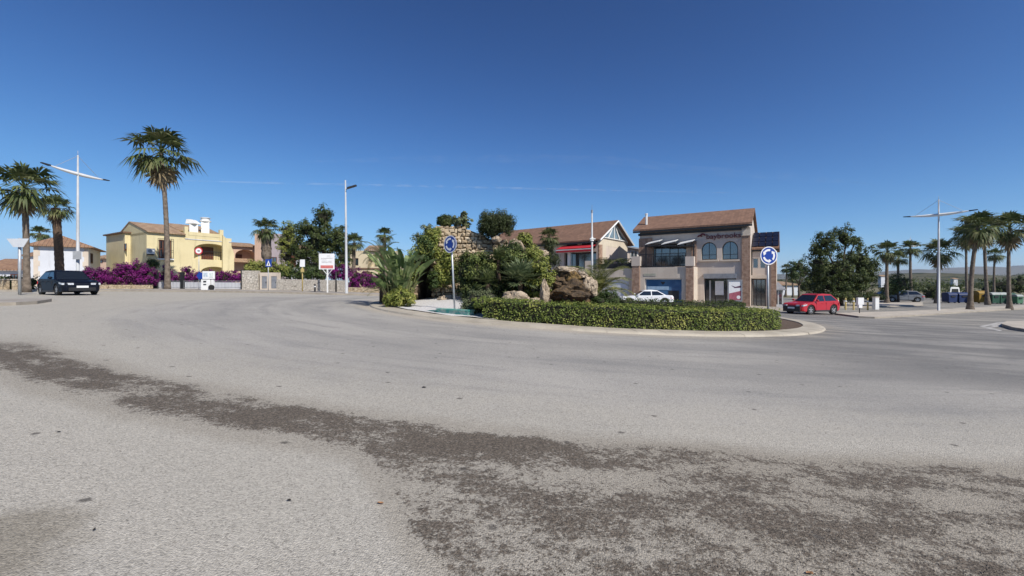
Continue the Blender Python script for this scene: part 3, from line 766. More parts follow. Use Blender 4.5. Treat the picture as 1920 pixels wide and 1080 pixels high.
boulder('pale sloping rock right of the orange stained face', 1090, 518, 17, 8, 20.4, 'rock_pale', 9, .35, .7)
boulder('pale tan boulder on the right flank of the waterfall, beside the date palm', 1104, 542, 15, 23, 19.7, 'rock_pale', 5, .33)
boulder('upright pale pink slab standing left of the waterfall', 1021, 556, 9, 30, 19.2, 'rock_pale', 6, .28, .45)
boulder('rounded pale boulder half hidden behind the front hedge under dark shrubs', 966, 562, 26, 17, 18.6, 'rock_pale', 7, .34)
boulder('small pale rock between the rounded boulder and the upright slab', 1000, 568, 15, 9, 18.5, 'rock_pale', 8, .34)
boulder('grey brown boulder on the crest below the yellow bush', 968, 462, 15, 14, 23.6, 'rock_pale', 10, .4)
boulder('pale rock at the foot of the weeping tree on the grotto crest', 931, 449, 9, 7, 24.2, 'rock_pale', 11, .3)
boulder('sloping pale rock under the thin palm right of the crest', 1012, 478, 16, 12, 23.2, 'rock_pale', 12, .4)
boulder('low tan rock at the foot of the grotto pillar beside the cave', 838, 563, 17, 10, 22.6, 'rock_pale', 13, .34)
boulder('small tan rock left of the cave pillar on white gravel', 868, 566, 10, 6, 21.5, 'rock_pale', 14, .3)

# climbers, shrubs and bushes (ellipsoids measured at their own distance)
bush('climbing_ivy', 'yellow green climber hanging over the cave mouth of the grotto', [pb_(806, 462, 22, 27, 23.9, .5), pb_(826, 505, 12, 32, 23.7, .45), pb_(790, 468, 14, 13, 23.8, .5), pb_(838, 478, 11, 22, 23.8, .4), pb_(812, 437, 12, 10, 24.1, .5), pb_(834, 520, 12, 20, 23.6, .35), pb_(846, 512, 10, 24, 23.4, .4), pb_(843, 488, 10, 18, 23.6, .4), pb_(772, 500, 8, 40, 24.0, .4)], 'yellowgreen', 200, .26, 46, .13, 31, 'climber', corek=.5, inner=.4)
bush('climbing_ivy', 'darker green climber below the blue grey shrub left of the cave', [pb_(800, 470, 14, 24, 23.6, .4), pb_(815, 522, 9, 22, 23.5, .4), pb_(790, 452, 10, 10, 24.2, .5)], 'mid', 60, .22, 40, .12, 32, 'climber', corek=.4, inner=.4)
bush('dense_shrub', 'tall dark shrub mass covering the middle of the grotto wall', [pb_(905, 512, 34, 38, 22.0, 1.3), pb_(955, 500, 34, 36, 22.0, 1.4), pb_(930, 545, 45, 26, 21.4, 1.3), pb_(880, 498, 18, 28, 22.4, .9), pb_(868, 520, 12, 34, 22.2, .7), pb_(990, 530, 26, 32, 21.2, 1.1), pb_(960, 472, 22, 16, 22.6, .9), pb_(880, 545, 14, 20, 21.6, .8)], 'dark', 330, .3, 52, .13, 33)
bush('yellow_creeper', 'bright yellow green creeper spilling down beside the upright slab', [pb_(1012, 500, 20, 22, 20.6, .8), pb_(1026, 522, 15, 26, 20.2, .6), pb_(1000, 478, 18, 14, 21.4, .7), pb_(1005, 540, 20, 16, 19.9, .6), pb_(975, 486, 14, 8, 21.8, .5)], 'yellowgreen', 130, .22, 46, .11, 34, 'creeper', corek=.55)
bush('leafy_shrub', 'light green leafy shrub tops over the dark shrub mass left of the fan palm', [pb_(896, 484, 18, 12, 21.4, .5), pb_(880, 508, 10, 14, 21.3, .4), pb_(915, 500, 14, 10, 20.9, .5), pb_(948, 478, 14, 10, 21.3, .5), pb_(972, 482, 18, 9, 21.2, .5)], 'midbright', 90, .2, 40, .1, 45, corek=.3)
bush('yellow_bush', 'small yellow bush on the crest above the boulders', [pb_(984, 448, 13, 11, 23.8), pb_(993, 460, 9, 10, 23.6)], 'yellowgreen', 34, .2, 40, .12, 35)
bush('rounded_shrub', 'rounded grey green shrub beside the left end of the front hedge', [pb_(893, 566, 27, 22, 17.8, .8), pb_(915, 560, 22, 16, 18.2, .7), pb_(880, 578, 14, 12, 17.5, .5)], 'blue', 110, .15, 60, .07, 36, corek=.72)
bush('box_ball', 'low bright green clipped bush behind the left end of the front hedge', [pb_(905, 568, 24, 11, 16.9, .6)], 'hedge', 60, .1, 70, .055, 37, corek=.8)
bush('low_bush', 'yellow green low bush at the left tip of the island', [pb_(752, 555, 24, 16, 20.6, .7), pb_(735, 562, 16, 10, 20.4, .5), pb_(772, 562, 10, 9, 20.3, .4)], 'yellowgreen', 80, .16, 34, .2, 38, asp=.25, corek=.55)
bush('green_shrub', 'dark green grassy shrub between the waterfall and the white car', [pb_(1140, 560, 20, 15, 20.0, .8), pb_(1158, 566, 12, 9, 19.8, .5), pb_(1125, 566, 14, 10, 19.4, .5)], 'mid', 80, .16, 50, .11, 39, asp=.3)
bush('grey_shrub', 'blue grey shrub on the left shoulder of the grotto', [pb_(800, 428, 10, 9, 24.6), pb_(784, 446, 9, 9, 24.5), pb_(812, 434, 8, 8, 24.8)], 'blue', 36, .18, 34, .12, 40, corek=.4)
def top_plant(name, label, ells, d, lm, cl, cr, per, size, seed, cat, base_px, base_py, corek, asp=.55, zf=None, inner=.3):
    bl = [pb_(*e, d) for e in ells]; b0 = P(base_px, base_py, d); r = random.Random(seed); t = thing(name, label, cat, b0)
    mb = MB(); crown(mb, bl, cl, cr, per, size, r, inner, asp, zmin=lambda x, y: b0.z+.02); mb.build('crown', LEAF[lm], t)
    mb = MB()
    for i in range(6):
        c = V(bl[i % len(bl)][0])+rdir(r)*.25; mb.tube([b0-UP*.15+V((r.uniform(-.08,.08), 0, 0)), b0.lerp(c, .5)+rdir(r)*.06, c], [.05, .035, .012], 6)
    mb.build('trunk', M['bark'], t)
    if corek: mb = MB(); core(mb, bl, corek, seed); mb.build('crown_shade_core', M['core'], t)
    return t
top_plant('clipped_bush', 'dark clipped drum shaped bush on the grotto top', [(835, 414, 14, 11)], 25.2, 'dark', 90, .12, 40, .1, 41, 'bush', 835, 426, .85, inner=.75)
top_plant('rubber_bush', 'loose bush with round leaves right of the clipped drum bush', [(862, 412, 15, 13), (878, 420, 8, 8), (870, 403, 7, 5)], 25.2, 'blue', 26, .2, 20, .2, 42, 'bush', 864, 428, .35, .8)
t = top_plant('weeping_tree', 'bushy weeping tree on the crest of the grotto', [(930, 414, 30, 22), (912, 420, 16, 24), (948, 418, 17, 24), (926, 432, 20, 18)], 24.6, 'olive', 210, .24, 46, .13, 43, 'tree', 926, 452, .6, .28)
# hanging twigs of the weeping tree
mb = MB(); r = random.Random(44)
for i in range(420):
    a = r.uniform(0, 6.28); q = r.uniform(.5, 1.05); c = P(930, 416, 24.6)+V((math.cos(a)*q*1.0, math.sin(a)*q*.9, r.uniform(-.1, .5)*(1.2-q)))
    for j in range(7): leaf(mb, c-UP*.09*j+rdir(r)*.04, rdir(r), .12, r, .25)
mb.build('hanging_twigs', LEAF['olive'], t)

# bird of paradise plant: broad paddle leaves on stalks
def paddle(mb, st, o, az, el, L, lw, r):
    d = V((math.cos(az)*math.cos(el), math.sin(az)*math.cos(el), math.sin(el))); p0 = V(o); p1 = p0+d*L*.55; d2 = (d-UP*.12+V((math.cos(az),math.sin(az),0))*.25).normalized()
    st.tube([p0, p0.lerp(p1, .5)+UP*.03, p1], [.035, .028, .018], 5, False)
    s = d2.cross(UP).normalized(); tw = r.uniform(-.9, .9); u = s.cross(d2); s = s*math.cos(tw)+u*math.sin(tw); u = s.cross(d2); n = 6; pts = []
    for i in range(n+1):
        t_ = i/n; c = p1+d2*L*.5*t_-UP*L*.13*t_*t_; w_ = lw*math.sin(math.pi*min(1, .08+t_*.9))**.7; pts.append((c-s*w_+u*w_*.35, c, c+s*w_+u*w_*.35))
    for i in range(n):
        for k_ in (0, 1):
            if r.random() < .22 and i > 1: continue
            mb.face((pts[i][k_], pts[i][k_+1], pts[i+1][k_+1], pts[i+1][k_]))
def strelitzia(label, px, d, n, Lmin, Lmax, seed, spread=.5, emin=56):
    r = random.Random(seed); x = X(px, d); b0 = V((x, d, iz(x, d))); t = thing('bird_of_paradise', label, 'plant', b0, 'bird of paradise plants on the island'); mb = MB(); st = MB()
    for i in range(n):
        az = r.uniform(0, 6.28); o = b0+V((math.cos(az), math.sin(az), 0))*r.uniform(0, spread)
        paddle(mb, st, o, az, RAD(r.uniform(emin, 88)), r.uniform(Lmin, Lmax), r.uniform(.12, .23), r)
    mb.build('leaves', LEAF['bird'], t, smooth=True); st.build('stalks', M['petiole'], t)
strelitzia('tall broad leaved plant left of the cave mouth', 750, 22.0, 64, 1.1, 3.55, 51, .55, 62)
strelitzia('broad leaved plant with paddle leaves beside the cave mouth', 760, 22.6, 16, 1.5, 3.5, 52, .25, 76)
strelitzia('shorter broad leaved plant at the left edge of the island', 736, 21.8, 14, 1.0, 2.1, 53, .3)
# arching feather palms and fan palms on the island
def feather(name, label, px, py, d, n, L, seed, emin=5, emax=80, droop=.9, lm='date', trunk=0., ll=.17, cat='palm', zf=iz, group=None):
    r = random.Random(seed); x = X(px, d); b0 = V((x, d, zf(x, d))); t = thing(name, label, cat, b0, group); c = P(px, py, d)
    mb = MB(); rb = MB()
    for i in range(n):
        el = RAD(emax+(emin-emax)*(i/(n-1))**.9+r.uniform(-5, 5)); pinnate(mb, c+UP*.02, i*2.39996+r.uniform(-.2, .2), el, L*r.uniform(.85, 1.1), r, droop, 24, ll, rib=rb)
    mb.build('fronds', LEAF[lm], t); rb.build('frond_ribs', M['petiole'], t)
    mb = MB(); h = max(.12, c.z-b0.z); mb.tube([b0-UP*.1, b0+UP*h*.5, c], [trunk*1.15, trunk*.95, trunk], 9); mb.build('trunk', M['palmfibre'], t, smooth=True); return t
feather('date_palm', 'young date palm with arching yellowish fronds right of the waterfall', 1119, 552, 21.5, 34, 2.3, 61, 15, 82, 1.0, trunk=.2, ll=.2)
feather('feather_palm', 'dark arching feather palm behind the broad leaved plants', 716, 478, 23.2, 26, 1.35, 62, -25, 75, .9, 'palm', .12)
feather('sago_palm', 'low dark feather palm at the left edge of the island, beside the yellow green bush', 722, 545, 21.8, 22, 1.15, 63, 5, 75, .8, 'palm', .14)
def lowfan(label, px, py, d, R_, n, seed, lm, zf=iz, group='fan palm bushes on the island', emin=-10, nb=13):
    r = random.Random(seed); c = P(px, py, d); b0 = V((c.x, c.y, min(c.z, zf(c.x, c.y)))); t = thing('fan_palm_bush', label, 'palm', b0, group); mb = MB()
    fan_crown(mb, R_, n, r, emin, 85, .12, nb); mb.v = [(x+c.x, y+c.y, z+c.z) for x, y, z in mb.v]; mb.build('fronds', LEAF[lm], t)
    mb = MB(); mb.tube([b0-UP*.1, c], [.12, .1], 8); mb.build('trunk', M['palmfibre'], t)
lowfan('bushy grey green fan palm in the middle of the shrub mass', 976, 528, 19.9, 1.35, 40, 71, 'fanbright', emin=0)
lowfan('smaller dark fan palm above the grey green fan palm', 935, 488, 21.0, .8, 22, 72, 'palm')
lowfan('dark fan palm left of the grey green fan palm, above the rounded shrub', 915, 532, 20.0, .85, 22, 73, 'palm')
xp = X(1031, 25.5)
palm((xp, 25.5, iz(xp, 25.5)), P(1029, 445, 25.5), .85, .1, .09, 'thin young palm with a grey skirt of hanging fronds beside the red awning', 1, 1.1, 'skirted_palm', shaggy=0)
bush('grey_foliage', 'grey green feathery foliage hanging under the thin young palm', [pb_(1032, 470, 11, 22, 25.2, .4), pb_(1040, 490, 10, 16, 25., .4)], 'olive', 60, .17, 40, .1, 74, asp=.25, corek=.5)

# painted basin wall
m, nt, b = newmat('teal_pool_paint'); tc = texco(nt)
nt.links.new(mixc(nt, ramp01(nt, noisen(nt, tc, 3.2, 8., .75), .45, .62), (.06,.33,.27), (.36,.47,.4)), b.inputs['Base Color']); b.inputs['Roughness'].default_value = .7; M['teal'] = m
t = thing('basin_wall', 'low teal painted basin wall with flaking paint in front of the left sign', 'wall', (X(830, 17.3), 17.3, iz(X(830, 17.3), 17.3)))
mb = MB(); 
def on_ring(px, rad):                                   # nearest point of the ring on the sight line of a photo column
    u = (px-CX)/F; A = u*u+1; B = -2*(u*IC[0]+IC[1]); C_ = IC[0]**2+IC[1]**2-rad*rad; d = (-B-math.sqrt(B*B-4*A*C_))/(2*A); return V((u*d, d, iz(u*d, d)))
a_, b_ = on_ring(819, 11.0), on_ring(879, 11.0); z0 = min(a_.z, b_.z)-.15; dirv = V((b_.x-a_.x, b_.y-a_.y, 0)).normalized(); nv = V((-dirv.y, dirv.x, 0))
q = [V((a_.x, a_.y, 0)), V((b_.x, b_.y, 0)), V((b_.x, b_.y, 0))+nv*.3, V((a_.x, a_.y, 0))+nv*.3]; zt = Zp(580.5, a_.y)
mb.hexa([p+UP*z0 for p in q], [p+UP*zt for p in q]); c_ = on_ring(771, 10.6)
e_ = V((a_.x, a_.y, 0)); f_ = V((c_.x, c_.y, 0)); n2 = V((.25, .2, 0))
q = [e_-dirv*.01, e_+n2*1.-dirv*.01, f_+n2*1., f_]; z1 = Zp(583, c_.y)
mb.hexa([p+UP*(z_-.07) for p, z_ in zip(q[::-1], (z1, z1, zt-.01, zt-.01))], [p+UP*(z_) for p, z_ in zip(q[::-1], (z1, z1, zt-.01, zt-.01))]); mb.build('rendered_wall', M['teal'], t)
mb = MB(); q = [V((a_.x, a_.y, 0))-dirv*.03-nv*.03, V((b_.x, b_.y, 0))+dirv*.03-nv*.03, V((b_.x, b_.y, 0))+nv*.33+dirv*.03, V((a_.x, a_.y, 0))+nv*.33-dirv*.03]
mb.hexa([p+UP*zt for p in q], [p+UP*(zt+.05) for p in q]); mb.build('coping', M['teal'], t)
# ------------------------------------------------------------------ buildings
class Fac:
    """vertical facade plane: o = ground corner, t = horizontal direction to the right, n = outward normal"""
    def __init__(s, o, t):
        s.o = V((o[0], o[1], 0)); s.t = V((t[0], t[1], 0)).normalized(); s.n = V((s.t.y, -s.t.x, 0))
        if s.n.dot(-s.o) < 0: s.n = -s.n
    def w(s, a, z, off=0.): return s.o+s.t*a+UP*z+s.n*off
    def pix(s, px, py, off=0.):
        d = V(((px-CX)/F, 1, (HY-py)/F)); c = V((0, 0, CZ)); k = (s.o+s.n*off-c).dot(s.n)/d.dot(s.n); p = c+d*k
        return (p-s.o).dot(s.t), p.z
    def rect(s, px0, px1, py0, py1, off=0.):
        a0, _ = s.pix(px0, py0, off); a1, _ = s.pix(px1, py0, off); z1 = s.pix((px0+px1)/2, py0, off)[1]; z0 = s.pix((px0+px1)/2, py1, off)[1]
        return a0, a1, z0, z1
    def box(s, mb, a0, a1, z0, z1, o0, o1, m=0):
        q = [(a0, o1), (a1, o1), (a1, o0), (a0, o0)]
        mb.hexa([s.w(a, z0, o) for a, o in q], [s.w(a, z1, o) for a, o in q], m)
    def pbox(s, mb, px0, px1, py0, py1, o0, o1, m=0): s.box(mb, *s.rect(px0, px1, py0, py1, o1), o0, o1, m)
    def wall(s, mb, a0, a1, z0, z1, holes=(), off=0.):
        """wall face with recesses (a0, a1, z0, z1, depth, arch rise)"""
        A = sorted(set([a0, a1]+[h[0] for h in holes]+[h[1] for h in holes])); Zs = sorted(set([z0, z1]+[h[2] for h in holes]+[h[3] for h in holes]))
        A = [q for q in A if a0 <= q <= a1]; Zs = [q for q in Zs if z0 <= q <= z1]
        for i in range(len(A)-1):
            for j in range(len(Zs)-1):
                ca, cz = (A[i]+A[i+1])/2, (Zs[j]+Zs[j+1])/2
                if any(h[0] < ca < h[1] and h[2] < cz < h[3] for h in holes): continue
                mb.face([s.w(A[i], Zs[j], off), s.w(A[i+1], Zs[j], off), s.w(A[i+1], Zs[j+1], off), s.w(A[i], Zs[j+1], off)])
        for h in holes:
            b0, b1, c0, c1, dp, rise = (list(h)+[0])[:6]; o2 = off-dp
            ring = [(b0, c0), (b1, c0), (b1, c1-rise)]
            if rise:
                ar = [(b0+(b1-b0)*(.5+.5*math.cos(math.pi*k/12)), c1-rise+rise*math.sin(math.pi*k/12)) for k in range(13)]
                ring = [(b0, c0), (b1, c0)]+ar
                rt = ar[:7]; lf = ar[6:]
                mb.face([s.w(b1, c1, off)]+[s.w(a, z, off) for a, z in reversed(rt)]) if False else None
                for seg, cr in ((rt, (b1, c1)), (lf, (b0, c1))):
                    for p_, q_ in zip(seg[:-1], seg[1:]): mb.face([s.w(*cr, off), s.w(*p_, off), s.w(*q_, off)])
            else: ring = [(b0, c0), (b1, c0), (b1, c1), (b0, c1)]
            n = len(ring)
            for k in range(n):
                p_, q_ = ring[k], ring[(k+1) % n]; mb.face([s.w(*p_, off), s.w(*q_, off), s.w(*q_, o2), s.w(*p_, o2)])
            mb.face([s.w(*p_, o2) for p_ in ring])
    def shell(s, mb, a0, a1, z0, z1, depth, top=True):   # sides and back behind a wall face
        for a in (a0, a1): mb.face([s.w(a, z0, 0), s.w(a, z0, -depth), s.w(a, z1, -depth), s.w(a, z1, 0)])
        mb.face([s.w(a0, z0, -depth), s.w(a1, z0, -depth), s.w(a1, z1, -depth), s.w(a0, z1, -depth)])
        if top: mb.face([s.w(a0, z1, 0), s.w(a1, z1, 0), s.w(a1, z1, -depth), s.w(a0, z1, -depth)])
def slab(mb, pts, th, m=0): mb.extrude([V(p) for p in pts], (0, 0, -th), m)
def window(f, parent, a0, a1, z0, z1, off, nx=2, nz=1, fm='dark', gm='winglass', fw=.07, rise=0., name='window'):
    mb = MB(); th = .05
    if rise:
        ar = [(a0+(a1-a0)*(.5+.5*math.cos(math.pi*k/12)), z1-rise+rise*math.sin(math.pi*k/12)) for k in range(13)]
        ring = [(a0, z0), (a1, z0)]+ar; ca, cz = (a0+a1)/2, (z0+z1)/2
        for p_, q_ in zip(ring, ring[1:]+ring[:1]):
            pi_ = (ca+(p_[0]-ca)*.9, cz+(p_[1]-cz)*.92); qi = (ca+(q_[0]-ca)*.9, cz+(q_[1]-cz)*.92)
            mb.face([f.w(*p_, off+th), f.w(*q_, off+th), f.w(*qi, off+th), f.w(*pi_, off+th)])
    else:
        for q in ((a0, a0+fw, z0, z1), (a1-fw, a1, z0, z1), (a0+fw, a1-fw, z0, z0+fw), (a0+fw, a1-fw, z1-fw, z1)): f.box(mb, *q, off, off+th)
        ring = [(a0, z0), (a1, z0), (a1, z1), (a0, z1)]
    for i in range(1, nx):
        a = a0+(a1-a0)*i/nx; f.box(mb, a-fw*.4, a+fw*.4, z0+fw*1.02, z1-fw*1.02, off+.012, off+th-.006)
    for j in range(1, nz):
        z = z0+(z1-z0-rise)*j/nz; f.box(mb, a0+fw*1.02, a1-fw*1.02, z-fw*.35, z+fw*.35, off+.014, off+th-.01)
    fr = mb.build(name, M[fm], parent); mb = MB(); mb.face([f.w(a, z, off+.008) for a, z in ring]); mb.build('pane', M[gm], fr); return fr
def text(txt, name, f, a, z, off, size, mt, parent=None, ext=.03, width=None):
    cu = bpy.data.curves.new('lettering', 'FONT'); cu.body = txt; cu.size = size; cu.extrude = ext; cu.align_x = 'LEFT'
    tmp = bpy.data.objects.new('lettering_source', cu); COL.objects.link(tmp); bpy.context.view_layer.update()
    me = bpy.data.meshes.new_from_object(tmp.evaluated_get(bpy.context.evaluated_depsgraph_get()))
    bpy.data.objects.remove(tmp); xs = [v.co.x for v in me.vertices]; x0, x1 = min(xs), max(xs); k = 1. if not width else width/(x1-x0)
    base = wloc(parent) if parent else V((0,0,0))
    for v in me.vertices:
        p = f.w(a+(v.co.x-x0)*k, z+v.co.y, off+v.co.z+ext); v.co = p-base
    me.materials.clear(); me.materials.append(mt); o = bpy.data.objects.new(name, me); COL.objects.link(o)
    if parent: o.parent = parent
    return o
BASEZ = -1.0

# --- brick and render shop building -------------------------------------------------
fM = Fac((13.3, 44.4), (.84, -.54)); fM.o = V((21.7, 39, 0))-fM.t*10.; gb = gz(18, 41)-.2; W_ = 10.
c_ = fM.w(5, gz(17.5, 41.7), 0); shop = thing('shop_building', 'two storey beige and brick shop with tiled roof and two arched windows', 'building', c_)
ez = 1.5+5.6; mb = MB()
hb = fM.rect(1224, 1287, 457, 500); h1 = fM.rect(1315, 1344, 454, 487); h2 = fM.rect(1354, 1384, 452, 486.5); hd = fM.rect(1320, 1380, 522, 576)
hb = (hb[0], hb[1], hb[2], hb[3], .35); h1 = (*h1, .25, .75); h2 = (*h2, .25, .75); hd = (hd[0], hd[1], gb+.25, hd[3], .6)
fM.wall(mb, 0, W_, gb, ez, [hb, h1, h2, hd]); fM.shell(mb, 0, W_, gb, ez, 8., False)
for a in (0., W_):                                       # gable ends
    mb.face([fM.w(a, ez, 0), fM.w(a, ez, -8), fM.w(a, ez+1.5, -3.6)])
mb.build('wall', M['beige_wall'], shop, uv=True)
mb = MB(); o1 = .55; ra, rb_ = -.55, W_+.25; rz_ = ez+1.62; sl_ = (rz_-ez)/3.6; e0 = ez-sl_*o1+.12
slab(mb, [fM.w(ra, e0, o1), fM.w(rb_, e0, o1), fM.w(rb_, rz_+.12, -3.6), fM.w(ra, rz_+.12, -3.6)], .16)
slab(mb, [fM.w(ra, rz_+.115, -3.62), fM.w(rb_, rz_+.115, -3.62), fM.w(rb_, ez-.1, -8.6), fM.w(ra, ez-.1, -8.6)], .16)
roof = mb.build('roof', M['roof_flat_tile'], shop, uv=True)
mb = MB(); fM.box(mb, ra, rb_, e0-.34, e0-.17, o1-.14, o1-.02); fM.box(mb, -.1, W_+.02, e0-.62, e0-.4, .004, .2); mb.build('gutter', M['black'], shop)
mb = MB(); q = fM.pix(1210.5, 423, -.6); p = fM.w(q[0], 0, -.9); mb.tube([V((p.x, p.y, ez-.1)), V((p.x, p.y, Zp(402, p.y)))], .12, 10); mb.tube([V((p.x, p.y, Zp(402, p.y)-.04)), V((p.x, p.y, Zp(400.5, p.y)))], .16, 10); mb.build('flue', M['white'], shop)
mb = MB(); a0, a1, _, _ = fM.rect(1391, 1408, 440, 560); fM.box(mb, a0, W_+.06, gb, fM.pix(1400, 441)[1], -.4, .16); mb.build('brick_pilaster', M['brick'], shop, uv=True); mb = MB(); a0b, a1b, _, _ = fM.rect(1297, 1306, 440, 500); fM.box(mb, a0b, a1b, gb, fM.pix(1301, 452)[1], -.2, .12); mb.build('brick_pilaster', M['brick'], shop, uv=True); mb = MB()
a0c, a1c, _, _ = fM.rect(1201, 1223, 440, 500); fM.box(mb, -.06, a1c, gb, fM.pix(1212, 447)[1], -.2, .12); mb.build('brick_pilaster', M['brick'], shop, uv=True)
mb = MB(); fM.box(mb, a0, W_+.1, fM.pix(1400, 440.5)[1], fM.pix(1400, 427)[1], -.4, .2); fM.box(mb, a0-.04, W_+.12, fM.pix(1400, 442)[1]-.0, fM.pix(1400, 440.7)[1]+.03, .165, .23); mb.build('capital', M['cream_wall'], shop)
mb = MB(); fM.pbox(mb, 1319, 1382, 513, 522, .004, .16); mb.build('shutter_box', M['greymetal'], shop)
for h_, nm in ((h1, 'window'), (h2, 'window')):
    wn = window(fM, shop, h_[0]+.01, h_[1]-.01, h_[2]+.01, h_[3]-.01, -.22, 2, 2, 'dark', 'winglass', .06, .74)
    mb = MB(); fM.box(mb, h_[0]-.15, h_[1]+.15, h_[2]-.16, h_[2]-.005, .004, .16); mb.build('sill', M['cream_wall'], wn)
window(fM, shop, hb[0]+.02, hb[1]-.02, hb[2]+.02, hb[3]-.02, -.33, 4, 1)
dr = window(fM, shop, hd[0]+.02, hd[1]-.02, hd[2], hd[3]-.02, -.58, 3, 1, name='shop_front')
mb = MB(); fM.box(mb, *fM.rect(1341, 1357, 527, 553, -.5), -.5, -.47); mb.build('window_poster', M['white_sign'], dr)
mb = MB(); fM.box(mb, *fM.rect(1330, 1333, 526, 563, -.5), -.5, -.46); mb.build('mullion', M['polewhite'], dr)
M['signred'] = mat('dark_red_lettering', (.16,.008,.02), .45)
tx0, tz = fM.pix(1325, 446); tx1, _ = fM.pix(1389, 446)
lt = text('baybrooks', 'sign_lettering', fM, tx0, tz-.12, .05, .7, M['signred'], shop, .03, tx1-tx0)
mb = MB()
for cx_, cy_, rr in ((1312.5, 442.8, .2), (1318, 440.6, .24)):
    a, z = fM.pix(cx_, cy_); ring = [(a+math.cos(math.pi*k/8)*rr*1.1, z+math.sin(math.pi*k/8)*rr-.08) for k in range(9)]; inn = [(a+math.cos(math.pi*k/8)*rr*.55, z+math.sin(math.pi*k/8)*rr*.35-.08) for k in range(9)]
    for k in range(8): mb.extrude([fM.w(*ring[k], .05), fM.w(*ring[k+1], .05), fM.w(*inn[k+1], .05), fM.w(*inn[k], .05)], fM.n*.06)
mb.build('sign_emblem', M['signred'], shop)
# terrace bay in front
fo = 2.0; mb = MB(); pt = fM.pix(1240, 501, fo)[1]; pa0 = fM.pix(1184, 500, fo)[0]; pa1 = fM.pix(1301, 500, fo)[0]
hw = fM.rect(1209, 1279, 522.5, 570, fo); hw = (hw[0], hw[1], gb+.35, hw[3], .25)
fM.wall(mb, pa0, pa1, gb, pt, [hw], fo)
for a in (pa0, pa1): mb.face([fM.w(a, gb, fo), fM.w(a, gb, .01), fM.w(a, pt, .01), fM.w(a, pt, fo)])
mb.face([fM.w(pa0, pt, fo), fM.w(pa1, pt, fo), fM.w(pa1, pt, .01), fM.w(pa0, pt, .01)]); mb.build('terrace_bay', M['cream_wall'], shop, uv=True)
for x0, x1 in ((1185, 1199), (1286, 1300)):
    mb = MB(); a0, a1, _, _ = fM.rect(x0, x1, 500, 560, fo+.15); fM.box(mb, a0, a1, gb, fM.pix((x0+x1)/2, 499, fo)[1], fo-.2, fo+.15); mb.build('brick_pier', M['brick'], shop, uv=True)
for x0, x1 in ((1185, 1199), (1286, 1300)):
    mb = MB(); a0, a1, _, _ = fM.rect(x0, x1, 500, 560, fo+.18); fM.box(mb, a0-.05, a1+.05, fM.pix((x0+x1)/2, 498.8, fo)[1], fM.pix((x0+x1)/2, 481, fo)[1], fo-.45, fo+.2); mb.build('pier_cap', M['beige_wall'], shop)
m, nt, b = newmat('blue_reflection_pane'); tc = texco(nt); nt.links.new(mixc(nt, ramp01(nt, noisen(nt, tc, .6, 2.), .45, .6), (.045,.12,.25), (.085,.19,.33)), b.inputs['Base Color']); b.inputs['Roughness'].default_value = .12; M['blue_reflection'] = m  # blue reflection put into the pane colour
wf = window(fM, shop, hw[0]+.02, hw[1]-.02, hw[2], hw[3]-.02, fo-.23, 1, 1, 'white', 'blue_reflection', .06, name='shop_window')
mb = MB(); fM.box(mb, *fM.rect(1214, 1254, 537, 543.5, fo-.2), fo-.215, fo-.2); mb.build('window_banner', mat('pale_blue_banner', (.35,.5,.66), .5), wf)
mb = MB(); q = fM.pix(1243, 531, fo-.2)
for k in (-1, 1): mb.extrude([fM.w(q[0], q[1]+.12, fo-.212), fM.w(q[0]+k*.22, q[1]+.14, fo-.212), fM.w(q[0]+k*.16, q[1]+.02, fo-.212), fM.w(q[0], q[1]-.16, fo-.212)][::k], fM.n*.012)
mb.build('window_emblem', M['dark'], wf)
mb = MB(); fM.box(mb, *fM.rect(1261-8, 1281-8, 545, 563, fo-.2), fo-.214, fo-.207); mb.build('window_display', M['dark'], wf)
m_sg = mat('faded_wall_sign', (.42,.41,.33), .8)
mb = MB(); fM.box(mb, *fM.rect(1207, 1230, 513, 517.5, fo), fo+.004, fo+.03); mb.build('wall_sign', m_sg, shop)
def railing(f, parent, px0, px1, off, z0, z1, mt='black', sp=.14, name='railing'):
    mb = MB(); a0 = f.pix(px0, 500, off)[0]; a1 = f.pix(px1, 500, off)[0]
    f.box(mb, a0, a1, z1-.06, z1, off-.03, off+.03); f.box(mb, a0, a1, z0+.05, z0+.09, off-.02, off+.02); n = int((a1-a0)/sp)
    for i in range(n+1):
        a = a0+(a1-a0)*i/n; k = .03 if i % 10 == 0 else .011; f.box(mb, a-k, a+k, z0+.001, z1-.061, off-k, off+k)
    return mb.build(name, M[mt], parent)
railing(fM, shop, 1199.5, 1285.5, fo-.12, pt, fM.pix(1240, 475, fo)[1])
# awning over the terrace: three tilted canvas sheets on a dark frame
aw = MB(); dk = MB()
for k, (x0, x1) in enumerate(((1212, 1238), (1242, 1268), (1272, 1300))):
    a0, z_ = fM.pix(x0, 458, 1.2); a1, _ = fM.pix(x1, 458, 1.2); zt = fM.pix(x0, 453.5, 1.2)[1]
    aw.extrude([fM.w(a0, zt-.28, 1.7), fM.w(a1, zt-.02, 1.7), fM.w(a1, zt+.28, .2), fM.w(a0, zt+.05, .2)], (0, 0, -.05))
    fM.box(dk, a0, a1, zt-.5, zt-.38, .1, 1.65)
for x_ in (1211, 1300.5): 
    a, _ = fM.pix(x_, 470, 1.6); fM.box(dk, a-.05, a+.05, pt+.01, fM.pix(x_, 457, 1.6)[1], 1.5, 1.6)
awo = aw.build('awning', M['white'], shop); dk.build('awning_frame', M['black'], awo)

